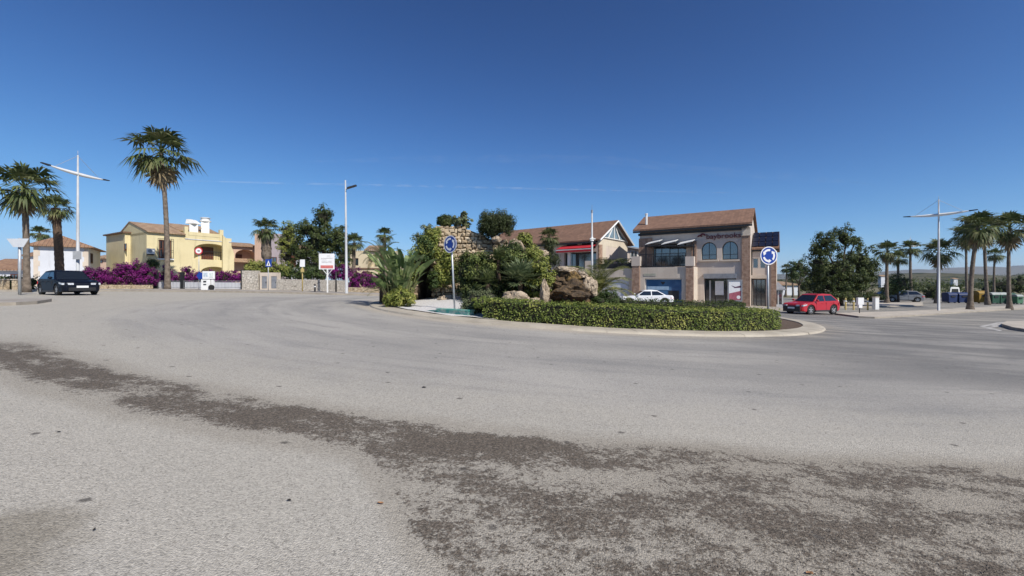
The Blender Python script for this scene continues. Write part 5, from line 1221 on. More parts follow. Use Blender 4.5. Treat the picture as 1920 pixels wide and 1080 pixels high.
hedge_run('green_hedge', 'bright yellow green hedge hanging over the stone wall behind the crossing sign', 464, 545, 40.6, 491, 520, 1.3, 'yellowgreen', 150, .25, 40, .13, 85, 'hedge', 3., extra=((478, 498, 14, 12),))
hedge_run('green_hedge', 'mid green hedge trailing over the stone wall left of the notice board', 530, 608, 40.6, 500, 525, 1.2, 'mid', 140, .25, 40, .13, 86, 'hedge', 4.)
wallrun('stone_wall', 'grey stone wall between the railings and the meter cabinets', [xy(456, 39.6), xy(486, 39.6)], 1.75, .4, 'stone_wall')
wallrun('stone_wall', 'long grey stone wall behind the notice board', [xy(521, 39.6), xy(600, 39.0), xy(650, 38.4)], 1.0, .4, 'stone_wall', cap=None)
wallrun('stone_wall', 'low pale stone wall right of the centre lamp post', [xy(655, 38.2), xy(720, 37.6)], .4, .35, 'stone_tan')
# meter cabinets built into a pale pier
f_ = Fac(xy(487, 39.4), (1, 0)); cW = f_.pix(521, 500)[0]; g0 = gz(-22); t = thing('meter_cabinet', 'pale masonry pier with two dark metal cabinet doors', 'cabinet', f_.w(cW/2, g0+.14, 0)); mb = MB()
zt = f_.pix(504, 511)[1]; h1 = f_.rect(490.5, 500.5, 518, 541); h2 = f_.rect(508, 519, 518, 541); f_.wall(mb, 0, cW, g0, zt, [(*h1, .1), (*h2, .1)]); f_.shell(mb, 0, cW, g0, zt, .5); mb.build('pier', M['cream_wall'], t)
for h_ in (h1, h2): mb = MB(); f_.box(mb, h_[0]+.02, h_[1]-.02, h_[2]+.02, h_[3]-.02, -.09, -.03); o = mb.build('cabinet_door', M['greymetal'], t); mb = MB(); f_.box(mb, h_[1]-.12, h_[1]-.08, (h_[2]+h_[3])/2-.06, (h_[2]+h_[3])/2+.06, -.03, .0); mb.build('handle', M['black'], o)
# black railing fence with thick posts
f_ = Fac(xy(286, 39.9), (1, 0)); g0 = gz(-33)+.14; t = thing('railing_fence', 'black iron railing with thick posts in front of the white wall', 'fence', f_.w(4, g0, 0)); fW_ = f_.pix(455, 500)[0]; mb = MB()
zr = f_.pix(370, 527)[1]
for z in (g0+.12, zr): f_.box(mb, 0, fW_, z-.02, z+.02, -.02, .02)
n = int(fW_/.13)
for i in range(n): a = fW_*i/n; f_.box(mb, a-.009, a+.009, g0+.02, zr+.05, -.009, .009)
mb.build('rails', M['greymetal'], t)
for x0, x1, y0 in ((287, 293.5, 510), (337.5, 342.5, 510), (451, 455.5, 506)): mb = MB(); f_.pbox(mb, x0, x1, y0, 547, -.15, .1); mb.build('post', M['black'], t)
mb = MB(); f_.pbox(mb, 280, 283, 527, 546, -.12, .1); mb.build('white_post', M['white'], t)
# left edge: piers and a dark hedge
for i, (x0, x1, y0, lab) in enumerate(((2, 12, 530, 'small tan masonry pier at the left edge behind the kerb'), (28, 38, 531, 'small tan masonry pier just left of the leaning palm'))):
    p = P((x0+x1)/2, 545, 33); t = thing('masonry_pier', lab, 'pier', (p.x, p.y, gz(p.x)+.14)); mb = MB(); mb.box((p.x, p.y, gz(p.x)+.14+.36), (.42, .42, .78)); mb.build('pier', M['stone_tan'], t); mb = MB(); mb.box((p.x, p.y, gz(p.x)+.14+.79), (.52, .52, .07)); mb.build('cap', M['cream_wall'], t)
hedge_run('dark_hedge', 'dark green hedge at the left edge behind the masonry piers', -30, 66, 34.6, 518, 543, 1.2, 'dark', 130, .24, 40, .12, 87, 'hedge', 2.)

# ------------------------------------------------------------------ trees and palms of the surroundings
tree('broadleaf_tree', 'large dark round tree behind the notice board and stone wall', 47, [(600, 455, 42, 40), (606, 408, 22, 24), (574, 432, 26, 22), (634, 448, 22, 28), (566, 476, 26, 26), (642, 482, 18, 24), (604, 498, 42, 14)], 604, 'dark', 420, .4, 50, .2, 101, .25, corek=.42, inner=.2)
tree('broadleaf_tree', 'yellow green tree leaning against the large dark round tree', 50, [(541, 432, 16, 20), (546, 456, 20, 22), (530, 458, 12, 16), (536, 482, 12, 14)], 543, 'yellowgreen', 110, .36, 40, .19, 102, .16, corek=.45)
tree('broadleaf_tree', 'big dark tree behind the red car, in front of the car park', 46, [(1575, 505, 52, 46), (1546, 455, 18, 24), (1582, 446, 19, 26), (1608, 450, 10, 12), (1614, 490, 30, 32), (1534, 498, 18, 34), (1560, 535, 40, 24), (1610, 535, 30, 24), (1530, 468, 12, 14), (1628, 515, 18, 24)], 1575, 'dark', 560, .4, 50, .19, 103, .28, corek=.4, inner=.15)
tree('broadleaf_tree', 'small olive green tree left of the big dark tree', 62, [(1497, 500, 17, 15), (1488, 512, 12, 12), (1508, 512, 11, 12)], 1498, 'mid', 80, .4, 36, .2, 104, .15, corek=.5)
tree('broadleaf_tree', 'rounded dark shrub like tree right of the big dark tree', 58, [(1684, 534, 22, 20), (1668, 540, 14, 14)], 1684, 'mid', 90, .36, 36, .2, 105, .14)
tree('broadleaf_tree', 'dark tree behind the recycling containers at the right edge', 85, [(1880, 540, 26, 20), (1910, 535, 22, 22), (1855, 545, 18, 14)], 1885, 'dark', 110, .5, 34, .3, 106, .2)
tree('broadleaf_tree', 'dark low tree left of the blue containers', 70, [(1752, 548, 12, 14), (1742, 552, 8, 10)], 1750, 'dark', 50, .4, 34, .22, 107, .12)
tree('broadleaf_tree', 'dark shaded tree standing behind the red car, left of the big tree', 66, [(1527, 530, 16, 20), (1510, 538, 12, 14)], 1525, 'dark', 80, .4, 34, .22, 108, .14)
bush('low_shrub', 'low dark shrubs under the big dark tree', [(lambda q: q)(pb_(1590, 556, 40, 10, 44.5, 1.2)), pb_(1552, 556, 22, 9, 44.5, 1.), pb_(1640, 556, 18, 8, 45, 1.)], 'dark', 110, .3, 40, .15, 109, 'shrub', zf=gz)
bush('garden_plant', 'spiky yellow green plant against the yellow house under the air conditioner', [pb_(286, 494, 9, 9, 45.8, .5)], 'mid', 36, .22, 36, .2, 110, 'plant', zf=gz, asp=.2)
def wpalm(px_b, py_b, d, px_t, py_t, Rpx, r0, r1, label, var=0, dead=.9, group=None, h=.0, **kw):
    x = X(px_b, d); return palm((x, d, gz(x)+h), P(px_t, py_t, d), Rpx/F*d, r0, r1, label, var, dead, group=group, **kw)
wpalm(314, 545, 38.5, 302, 285, 69, .22, .16, 'tallest palm, straight grey trunk in front of the yellow house', 0, .95, h=.14)
wpalm(50, 548, 30.5, 46, 352, 68, .21, .16, 'palm with a grey trunk left of the winged lamp post', 1, .8, h=.14)
wpalm(113, 546, 35.5, 104, 390, 36, .3, .27, 'shorter palm with a rough brown trunk beside the winged left lamp', 2, .8, h=.14, trunkmat='palmfibre')
wpalm(76, 520, 62, 74, 437, 22, .2, .18, 'small far palm behind the white house roof', 0, 0)
wpalm(500, 540, 44, 499, 430, 32, .3, .28, 'short palm with a thick shaggy trunk in front of the shade tinted tower', 1, 0, shaggy=.5)
wpalm(662, 540, 52, 664, 455, 26, .25, .2, 'palm half hidden behind the right side of the dark round tree', 2, .6)
wpalm(722, 545, 44, 721, 440, 22, .18, .15, 'slim palm rising above the broad leaved plants at the left', 0, 0)
RP = 'tall fan palms by the recycling containers'
for i, (pb1, d, pt, py, Rp, r0, lab) in enumerate((
    (1819, 40.5, 1834, 425, 46, .23, 'leaning thick palm in front of the yellow container'),
    (1893, 42, 1893, 428, 46, .2, 'straight palm in front of the green containers near the right edge'),
    (1852, 52, 1845, 432, 38, .22, 'palm with a flared foot between the yellow and green containers'),
    (1813, 62, 1812, 440, 34, .2, 'thin dark trunked palm right of the blue containers'),
    (1864, 78, 1865, 478, 20, .22, 'small palm far behind the green containers'),
    (1757, 56, 1760, 472, 36, .26, 'palm hidden behind the tall right lamp post'),
    (1709, 64, 1707, 465, 24, .24, 'palm behind the small far lamp post and silver car'),
    (1663, 54, 1664, 470, 28, .24, 'palm just right of the big dark tree'),
    (1681, 60, 1684, 485, 22, .22, 'lower palm between the big dark tree and the far lamp'),
    (1473, 85, 1475, 503, 14, .2, 'tiny far palm behind the glazed porch'),
    (1487, 80, 1485, 520, 12, .2, 'tiny far palm under the small olive tree'))):
    wpalm(pb1, 570, d, pt, py, Rp, r0*.92, r0*.58, lab, i, .9 if Rp > 25 else .5, bulge=1.6)
# woodland far off on the slope and scrub along the field
mb = MB(); r = random.Random(120)
for i in range(150):
    px = r.uniform(1450, 1990); d = r.uniform(120, 380); x = X(px, d); s = r.uniform(1.8, 4.); z = -1.6+max(0, (d-300))*.05
    c = (x, d, z+s*.5); crown(mb, [(c, (s*1.3, s, s*.8))], 9, s*.4, 16, .09*s+.35, r, .3)

for i in range(170):
    px = r.uniform(1440, 2000); d = r.uniform(310, 425); x = X(px, d); s = r.uniform(2.5, 5.5); z = -2+11.*math.sin(math.pi*(d-300)/240)*(.75+.25*math.sin(px*.01))
    crown(mb, [((x, d, z+s*.4), (s*1.5, s, s*.7))], 8, s*.4, 14, .6, r, .3)
wd = mb.build('woodland', LEAF['dark']); struct(wd, 'stuff'); wd['label'] = 'dark woodland and scrub on the slope behind the car park'

# ------------------------------------------------------------------ lamps, masts, signs
def lamp(loc, H, rz, label, group='lamp posts with a white wing'):
    t = thing('lamp_post', label, 'street lamp', loc, group); t.rotation_euler = (0, 0, rz)
    mb = MB(); mb.tube([(0,0,-.1), (0,0,.02), (0,0,.025), (0,0,H*.5), (0,0,H)], [.2, .2, .105, .085, .045], 12); mb.tube([(0,0,H), (0,0,H+.3)], .012, 5); mb.build('pole', M['polewhite'], t, smooth=True, local=True)
    mb = MB(); zc = H*.86; L = 2.05; n = 14; vs = []
    for i in range(n+1):
        u = -1+2*i/n; hh = .03+.12*(1-u*u); x = u*L; zz = zc+.12*u*u; yy = .035+.05*(1-u*u)
        vs += [(x, -yy, zz), (x, 0, zz+hh), (x, yy, zz), (x, 0, zz-hh*.6)]
    mb.add(vs, [(i*4+k, i*4+(k+1) % 4, (i+1)*4+(k+1) % 4, (i+1)*4+k) for i in range(n) for k in range(4)]+[(3,2,1,0), (n*4, n*4+1, n*4+2, n*4+3)]); wg = mb.build('wing', M['white'], t, smooth=True, local=True)
    for sg in (-1, 1):
        mb = MB(); mb.hexa([(sg*L*.92, -.1, zc+.07), (sg*(L+.35), -.07, zc+.12), (sg*(L+.35), .07, zc+.12), (sg*L*.92, .1, zc+.07)][::sg], [(sg*L*.92, -.1, zc+.16), (sg*(L+.35), -.06, zc+.18), (sg*(L+.35), .06, zc+.18), (sg*L*.92, .1, zc+.16)][::sg]); mb.build('lamp_head', M['dark'], wg, local=True)
        mb = MB(); mb.tube([(0, 0, H-.05), (sg*L*.75, 0, zc+.16)], .012, 5); mb.build('stay_cable', M['metal'], t, local=True)
    return t
xl = X(146, 29.3); lamp1 = lamp((xl, 29.3, gz(xl)), Zp(291, 29.3)-gz(xl), RAD(93), 'white winged lamp post behind the dark hatchback')
xr = X(1760, 38); l2 = copy_tree(lamp1); l2.location = (xr, 38, gz(xr)); l2.rotation_euler = (0, 0, math.atan2(-3.2, 2.)); l2.scale = (1, 1, (Zp(374, 38)-gz(xr))/(Zp(291, 29.3)-gz(xl))); l2['label'] = 'tall winged lamp post on the dusty verge at the right'
xs = X(1707, 70); l3 = copy_tree(lamp1); l3.location = (xs, 70, gz(xs)); l3.rotation_euler = (0, 0, RAD(10)); l3['label'] = 'small far winged lamp post beside the silver parked car'; l3.scale = (.9, .9, (Zp(446, 70)-gz(xs))/(Zp(291, 29.3)-gz(xl)))
xc = X(650, 34); z0 = gz(xc); zt = Zp(338, 34); t = thing('single_lamp_post', 'single arm lamp post standing in front of the dark round tree', 'street lamp', (xc, 34, z0))
mb = MB(); mb.tube([(xc, 34, z0-.1), (xc, 34, z0+.03), (xc, 34, z0+.035), (xc-.05, 34, (z0+zt)/2), (xc-.1, 34, zt)], [.2, .2, .11, .09, .05], 12); mb.build('pole', M['polewhite'], t, smooth=True)
mb = MB(); mb.tube([(xc-.09, 34, zt-.75), (xc+.3, 33.9, zt-.6)], .04, 6); ar = mb.build('arm', M['greymetal'], t); mb = MB(); mb.hexa([(xc+.1, 33.75, zt-.7), (xc+.8, 33.75, zt-.48), (xc+.8, 34.05, zt-.48), (xc+.1, 34.05, zt-.7)], [(xc+.1, 33.8, zt-.58), (xc+.8, 33.8, zt-.38), (xc+.8, 34., zt-.38), (xc+.1, 34., zt-.58)]); mb.build('lamp_head', M['dark'], ar)
xm = X(1110, 40.5); z0 = gz(xm); zt = Zp(399, 40.5); t = thing('mast', 'slim white mast with a small bracket in front of the red awning', 'mast', (xm, 40.5, z0)); mb = MB(); mb.tube([(xm, 40.5, z0-.1), (xm, 40.5, z0+3), (xm, 40.5, zt)], [.13, .11, .07], 10); mb.build('pole', M['polewhite'], t, smooth=True)
mb = MB(); mb.tube([(xm, 40.5, zt), (xm, 40.5, zt+.25), (xm, 40.5, zt+.27), (xm, 40.5, Zp(384, 40.5))], [.09, .09, .02, .012], 8); mb.build('antenna', M['greymetal'], t); mb = MB(); mb.box((xm+.05, 40.5, Zp(448, 40.5)), (.5, .34, .1)); mb.tube([(xm, 40.5, Zp(452, 40.5)), (xm, 40.5, Zp(444, 40.5))], [.2, .1], 8); mb.build('bracket', M['white'], t)

def disc(mb, c, R_, nv, th, n=28, m=0):
    nv = V(nv).normalized(); u = nv.cross(UP).normalized(); w_ = UP; pts = [V(c)+u*R_*math.cos(2*math.pi*k/n)+w_*R_*math.sin(2*math.pi*k/n) for k in range(n)]; mb.extrude(pts, nv*th, m)
def roundabout_sign(base, topz, R_, label, lean=(0, 0), nv=(0, -1, 0)):
    base = V(base); t = thing('roundabout_sign', label, 'road sign', base, 'round blue roundabout signs'); nv = V(nv).normalized(); tp = V((base.x+lean[0], base.y+lean[1], topz-.05)); mb = MB(); mb.tube([base-UP*.2, tp], .04, 10); mb.build('pole', M['metal'], t, smooth=True)
    c = tp-UP*(R_-.05)+nv*.05; mb = MB(); disc(mb, c, R_, nv, .02); pl = mb.build('sign_disc', M['blue_sign'], t); mb = MB(); n = 32; u = UP.cross(nv).normalized(); f0 = nv*.023
    for k in range(n):
        a, b_ = 2*math.pi*k/n, 2*math.pi*(k+1)/n; e = lambda q, r_: c+f0+(u*math.cos(q)+UP*math.sin(q))*r_
        mb.face([e(a, R_*.9), e(b_, R_*.9), e(b_, R_), e(a, R_)])
    mb.build('rim', M['white_sign'], pl); mb = MB(); g = nv*.026
    for k in range(3):                                     # three curved arrows circulating
        a0 = RAD(75+120*k); st = 8; sw_ = RAD(72)
        for j in range(st):
            a, b_ = a0+sw_*j/st, a0+sw_*(j+1)/st; e = lambda q, r_: c+g+(u*math.cos(q)+UP*math.sin(q))*r_
            mb.face([e(a, R_*.5), e(b_, R_*.5), e(b_, R_*.72), e(a, R_*.72)])
        a, b_ = a0+sw_, a0+sw_+RAD(32); mb.face([e(a, R_*.38), e(b_, R_*.61), e(a, R_*.84)])
    mb.build('arrows', M['white_sign'], pl); mb = MB(); disc(mb, c-nv*.012, R_*.995, nv, .01); mb.build('backplate', M['signback'], pl); return t
d1 = 18.4; x1 = X(853, d1); roundabout_sign((x1, d1, iz(x1, d1)-.02), Zp(441.5, d1), 16.5/F*d1, 'blue roundabout sign on a leaning pole before the stone grotto', (X(846, d1)-x1, 0), (-.6, -.8, 0))
d2_ = 18.6; x2 = X(1440.5, d2_); roundabout_sign((x2, d2_, iz(x2, d2_)-.02), Zp(462.5, d2_), 17/F*d2_, 'blue roundabout sign on an upright pole behind the long front hedge', (X(1439.5, d2_)-x2, 0), (.1, -1, 0))
def post_sign(name, label, px, d, pyb, pyt, r=.03, mt='metal', cat='road sign', z0=None):
    x = X(px, d); b0 = V((x, d, gz(x)+.13 if z0 is None else z0)); t = thing(name, label, cat, b0); mb = MB(); mb.tube([b0-UP*.1, V((x, d, Zp(pyt, d)))], r, 8); mb.build('pole', M[mt], t, smooth=True); return t, V((x, d, 0))
t, p = post_sign('no_entry_sign', 'red ringed round sign on a thin pole before the yellow house', 373, 37.6, 545, 464); c = P(373, 470.5, 37.5)-V((0, .03, 0)); R_ = 6.8/F*37.5; mb = MB(); disc(mb, c, R_, (.2, -1, 0), .02); o = mb.build('sign_disc', M['red_sign'], t); mb = MB(); disc(mb, c+V((.004,-.02,0)), R_*.72, (.2, -1, 0), .006); mb.build('sign_face', M['white_sign'], o); mb = MB(); mb.box(c+V((0, -.04, 0)), (R_*.75, .006, R_*.26)); mb.build('symbol', M['dark'], o)
t, p = post_sign('arrow_sign', 'blue arrow board pointing left beside the white notice trailer', 378, 36.6, 545, 510, .03); mb = MB(); q = [P(*a, 36.5) for a in ((368, 517), (374, 508.5), (374, 511), (382, 511), (382, 523), (374, 523), (374, 525.5))]; mb.extrude(q, (0, .03, 0)); mb.build('board', M['blue_sign'], t)
t = thing('notice_trailer', 'white notice board trailer with two panels and a small wheel', 'trailer', (X(391, 36.4), 36.4, gz(-26)+.13)); f_ = Fac(xy(377, 36.4), (1, .12)); mb = MB(); f_.pbox(mb, 379.5, 402.5, 508.5, 523, -.06, .0); o = mb.build('board', M['white_sign'], t)
M['pict'] = mat('printed_panel', (.32,.42,.52), .6, (.7,.74,.76), 9.); M['pict2'] = mat('printed_panel_green', (.5,.58,.55), .6, (.75,.78,.76), 12.)
mb = MB(); f_.pbox(mb, 381, 389.5, 511, 519, .002, .02); mb.build('left_panel', M['pict'], o); mb = MB(); f_.pbox(mb, 392, 399.5, 511, 520, .002, .02); mb.build('right_panel', M['pict2'], o)
mb = MB(); f_.pbox(mb, 377, 394, 524, 544, -.3, -.02); f_.pbox(mb, 396, 400.5, 524, 545, -.25, -.05); mb.build('chassis', M['white'], t); mb = MB(); c = f_.w(f_.pix(397, 541)[0], gz(-26)+.13+.22, .12); mb.tube([c, c-f_.n*.14], .22, 14); mb.build('wheel', M['rubber'], t); mb = MB(); f_.pbox(mb, 381, 386.5, 526.5, 529.5, -.015, .0); f_.pbox(mb, 381, 386.5, 532.5, 534.5, -.015, .0); mb.build('vents', M['dark'], t)
t, p = post_sign('crossing_sign', 'square blue pedestrian crossing sign in front of the cabinets', 503, 36., 548, 487, .03); f_ = Fac(xy(497.3, 35.95), (1, .05)); mb = MB(); f_.pbox(mb, 497.8, 509, 486, 500.5, -.02, .0); o = mb.build('sign_plate', M['blue_sign'], t); a0, a1, z0, z1 = f_.rect(498.8, 508, 488, 498.5); mb = MB(); mb.face([f_.w(a0+.03, z0, .006), f_.w(a1-.03, z0, .006), f_.w((a0+a1)/2, z1, .006)]); mb.build('triangle', M['white_sign'], o); mb = MB(); am = (a0+a1)/2; mb.face([f_.w(am-.05, z0+.05, .009), f_.w(am+.05, z0+.05, .009), f_.w(am+.02, z0+.28, .009), f_.w(am-.02, z0+.28, .009)]); mb.build('walking_figure', M['dark'], o)
M['yellowpole'] = mat('yellow_painted_steel', (.55,.42,.16), .6)
t, p = post_sign('square_sign', 'pale square sign back on a yellowish pole beside the crossing sign', 567, 36, 548, 487, .05, 'yellowpole'); mb = MB(); q = P(567, 493.5, 35.94); mb.box(q, (.42, .02, .62)); mb.build('sign_plate', M['white_sign'], t); mb = MB(); mb.box(P(567, 507, 35.93), (.24, .1, .3)); mb.build('yellow_box', M['yellowpole'], t)
t = thing('notice_board', 'white notice board with a red band on a braced post', 'sign', (X(614, 34.6), 34.6, gz(-15)+.13)); f_ = Fac(xy(596, 34.6), (1, .08)); mb = MB(); f_.pbox(mb, 598, 627, 475.5, 505, -.05, .0); o = mb.build('board', M['white_sign'], t)
mb = MB(); f_.pbox(mb, 601, 624.5, 497.5, 503, .002, .012); mb.build('red_band', mat('faded_red_print', (.55,.13,.12), .6, (.6,.2,.17), 6.), o); mb = MB()
for k, (y0, x0, x1) in enumerate(((479.5, 613, 618), (483.8, 602, 624), (485.3, 602, 612), (489, 603, 613), (491.5, 603, 622), (489.2, 615, 622))):
    x = x0
    while x < x1: w_ = rng.uniform(.7, 1.8); f_.pbox(mb, x, min(x1, x+w_), y0, y0+.9, .002, .008); x += w_+.5
mb.build('print', mat('grey_print', (.45,.42,.43), .7), o); mb = MB(); a, _ = f_.pix(614, 510); f_.box(mb, a-.05, a+.05, gz(-15)-.1, f_.pix(614, 504.9)[1], -.05, 0.03)
for sg in (-1, 1): mb.tube([f_.w(a, f_.pix(614, 516)[1], -.02), f_.w(a+sg*.38, f_.pix(614, 505)[1], -.02)], .025, 5)
mb.build('braced_post', M['white'], t)
t, p = post_sign('tapered_sign', 'pale back of a downward tapering road sign on the left kerb', 37, 25.2, 560, 446.5, .075, 'metal', z0=gz(X(37, 25.2))+.12); q = [P(*a, 25.1) for a in ((14, 447.5), (56, 447.5), (54, 451), (46, 463.5), (27, 463.5), (17, 451))]; mb = MB(); mb.extrude([V(a)+V((0, -.06, 0)) for a in q], (0, .02, 0)); mb.build('sign_plate', mat('pale_sign_back', (.62,.64,.66), .5, (.55,.57,.6)), t)
t = thing('grey_sign_plate', 'grey square sign plate strapped to the left winged lamp post', 'sign', P(144, 479, 29.1)); mb = MB(); mb.box(P(144.5, 478.5, 29.05), (.58, .02, .56)); mb.build('plate', M['signback'], t); mb = MB(); mb.box(P(146, 474, 29.15), (.24, .16, .05)); mb.box(P(146, 483, 29.15), (.24, .16, .05)); mb.build('straps', M['metal'], t)
t, p = post_sign('dark_post', 'tall dark post between the notice board and the centre lamp', 630, 36.8, 548, 510, .07, 'black', 'post'); mb = MB(); mb.tube([P(630, 510.2, 36.8), P(630, 508.5, 36.8)], [.09, .02], 8); mb.build('cap', M['black'], t)
def bollard(px, d, h, r0, mt, label, group='short posts along the car park edge'):
    x = X(px, d); t = thing('bollard', label, 'bollard', (x, d, gz(x)+.1), group); mb = MB(); z = gz(x); mb.tube([(x, d, z-.1), (x, d, z+h), (x, d, z+h+.02), (x, d, z+h+.06)], [r0, r0, r0*.8, r0*.3], 8); mb.build('post', M[mt], t, smooth=False); mb = MB(); mb.tube([(x, d, z+h*.72), (x, d, z+h*.84)], r0*1.06, 8); mb.build('band', M['white'], t)
bollard(590.5, 35.6, .75, .07, 'black', 'short black bollard at the foot of the stone wall', 'bollards')
for px, lab in ((1571, 'short yellowish post right behind the red car'), (1585.5, 'short yellowish post midway between red car and white box'), (1600.5, 'short yellowish post just left of the white box on a post'), (1627, 'short yellow post right of the white box on a post')): bollard(px, 39.2, 1.05, .07, 'yellowpole', lab)
x = X(1642, 38.8); t = thing('pale_block', 'pale cream block standing right of the yellow posts', 'block', (x, 38.8, gz(x)+.1)); mb = MB(); mb.box((x, 38.8, gz(x)+.65), (.34, .34, 1.1)); mb.build('block', M['white'], t); mb = MB(); mb.box((x, 38.8, gz(x)+1.23), (.4, .4, .06)); mb.build('cap', M['cream_wall'], t)
t, p = post_sign('white_box_sign', 'white box sign on a thin dark post beside the red car', 1611.5, 32.4, 592, 575, .03, 'black', 'sign'); mb = MB(); q = P(1612.5, 564.5, 32.35); mb.box(q, (.44, .2, .52)); mb.box(P(1612, 574, 32.35), (.26, .18, .26)); mb.build('box', M['white_sign'], t)
# advertising panel
f_ = Fac(P(1364.5, 570, 37.2).xy, (.93, -.36)); aW = f_.pix(1392, 540)[0]; g0 = gz(19.5)+.14; t = thing('advertising_panel', 'freestanding advertising panel with a grey frame before the shop door', 'sign', f_.w(aW/2, g0, 0)); z0, z1 = f_.pix(1378, 565)[1], f_.pix(1378, 524.5)[1]; mb = MB()
for q in ((0, .1, z0, z1), (aW-.1, aW, z0, z1), (.1, aW-.1, z0, z0+.1), (.1, aW-.1, z1-.1, z1)): f_.box(mb, *q, -.2, .02)
f_.box(mb, aW/2-.2, aW/2+.2, g0-.05, z0, -.16, -.04); mb.build('frame', M['greymetal'], t); mb = MB(); f_.box(mb, .1, aW-.1, z0+.1, z1-.1, -.15, -.02); o = mb.build('poster', M['white_sign'], t)
zm = z0+(z1-z0)*.36; mb = MB(); mb.face([f_.w(.1, z0+.1, -.015), f_.w(aW-.1, z0+.1, -.015), f_.w(aW-.1, zm+.25, -.015), f_.w(.1, zm, -.015)]); mb.build('red_field', mat('dusty_red_print', (.42,.13,.16), .5, (.3,.07,.1), 5.), o); mb = MB(); disc(mb, f_.w(aW*.74, z0+.36, -.012), .15, f_.n, .004, 16); mb.build('white_spot', M['white_sign'], o)
mb = MB(); mb.extrude([f_.w(*a, -.016) for a in ((.28, z1-.5), (.6, z1-.62), (1.0, z1-.5), (1.05, z1-.68), (.55, z1-.72))], f_.n*.003); mb.build('motif', mat('plum_print', (.12,.05,.09), .5), o)
# terrace chairs
def chair_parts(p, rz, label, mt='black'):
    t = thing('terrace_chair', label, 'chair', p, 'dark terrace chairs'); t.rotation_euler = (0, 0, rz)
    mb = MB(); mb.box((0,0,.44), (.44,.44,.04)); mb.build('seat', M[mt], t, local=True); mb = MB(); mb.box((0,.21,.7), (.42,.04,.42)); mb.build('backrest', M[mt], t, local=True)
    for sx_ in (-1, 1):
        for sy_ in (-1, 1): mb = MB(); mb.tube([(sx_*.2, sy_*.2, 0), (sx_*.18, sy_*.18, .43)], .018, 5); mb.build('leg', M[mt], t, local=True)
    return t
a_, b_ = fM.pix(1199, 500, fo)[0], fM.pix(1286, 500, fo)[0]; c0 = chair_parts(fM.w(a_+.8, pt, 1.1), .5, 'dark terrace chair behind the shop balcony railing')
for k, (fr, o_, rz) in enumerate(((.36, 1.2, 2.2), (.58, 1.0, -.6), (.8, 1.2, 1.2))): c = copy_tree(c0); c.location = fM.w(a_+(b_-a_)*fr, pt, o_); c.rotation_euler = (0, 0, rz)
for fr, lab in ((.24, 'round dark table at the left of the shop balcony'), (.7, 'round dark table at the right of the shop balcony')):
    p = fM.w(a_+(b_-a_)*fr, pt, .7); t = thing('terrace_table', lab, 'table', p); mb = MB(); mb.tube([p+UP*.72, p+UP*.75], .36, 14); mb.build('top', M['dark'], t); mb = MB(); mb.tube([p, p+UP*.03, p+UP*.04, p+UP*.72], [.22, .22, .035, .035], 8); mb.build('stem', M['black'], t)
for px, lab in ((1140, 'dark planter box with low plants on the restaurant terrace, left'), (1172, 'dark planter box with low plants on the restaurant terrace, right')):
    a, _ = fM.pix(px, 500, 1.2); p = fM.w(a, tz_, 1.2); t = thing('planter', lab, 'planter', p); mb = MB(); fM.box(mb, a-1., a+1., tz_, tz_+.55, 1., 1.4); mb.build('box', M['dark'], t); mb = MB(); crown(mb, [((p.x, p.y, tz_+.72), (.95, .35, .28))], 40, .16, 26, .1, random.Random(px), .3); mb.build('plants', LEAF['dark'], t)

# ------------------------------------------------------------------ recycling containers and bins
M['binblue'] = mat('blue_container_paint', (.012,.03,.11), .5); M['binyellow'] = mat('yellow_container_paint', (.28,.17,.02), .6); M['bingreen'] = mat('green_container_paint', (.02,.075,.045), .5); M['bingreenlight'] = mat('light_green_paint', (.08,.2,.11), .6); M['bingrey'] = mat('pale_lid', (.35,.38,.36), .6)
def container(px0, px1, d, pyt, mt, lid, label, rz=0.):
    x0, x1 = X(px0, d), X(px1, d); xc = (x0+x1)/2; g0 = gz(xc); zt = Zp(pyt, d); h = zt-g0; w_ = x1-x0; t = thing('recycling_container', label, 'container', (xc, d, g0), 'recycling containers'); mb = MB()
    dp = min(1.5, w_*.9); a, c = w_/2, dp/2; mb.hexa([(xc-a*.92, d-c*.92, g0+.12), (xc+a*.92, d-c*.92, g0+.12), (xc+a*.92, d+c*.92, g0+.12), (xc-a*.92, d+c*.92, g0+.12)], [(xc-a, d-c, g0+h*.78), (xc+a, d-c, g0+h*.78), (xc+a, d+c, g0+h*.78), (xc-a, d+c, g0+h*.78)]); mb.build('body', M[mt], t)
    mb = MB(); n = 8; vs = []
    for i in range(n+1):
        q = math.pi*i/n; yy = -math.cos(q)*(c+.03); zz = g0+h*.785+math.sin(q)*h*.215; vs += [(xc-a-.03, d+yy, zz), (xc+a+.03, d+yy, zz)]
    mb.add(vs, [(2*i, 2*i+1, 2*i+3, 2*i+2) for i in range(n)]+[tuple(2*i for i in range(n, -1, -1)), tuple(2*i+1 for i in range(n+1)), (0, 2*n, 2*n+1, 1)]); mb.build('lid', M[lid], t)
    mb = MB(); mb.box((xc, d-c-.03, g0+h*.62), (w_*.5, .05, h*.14)); mb.build('slot', M['black'], t)
    for sx_ in (-1, 1): mb = MB(); mb.tube([(xc+sx_*a*.7, d-c*.6-.05, g0+.1), (xc+sx_*a*.7, d-c*.6+.05, g0+.1)], .1, 10); mb.build('foot', M['black'], t)
container(1772, 1788, 57, 548, 'binblue', 'binblue', 'dark blue recycling container, left one of the blue pair'); container(1790, 1809, 57, 548, 'binblue', 'binblue', 'dark blue recycling container beside the thin dark palm trunk')
container(1827, 1846, 56, 545, 'binyellow', 'binyellow', 'yellow recycling container behind the leaning palm'); container(1854, 1868, 55, 548, 'bingreen', 'bingrey', 'dark green container with a pale lid beside the flared palm foot')
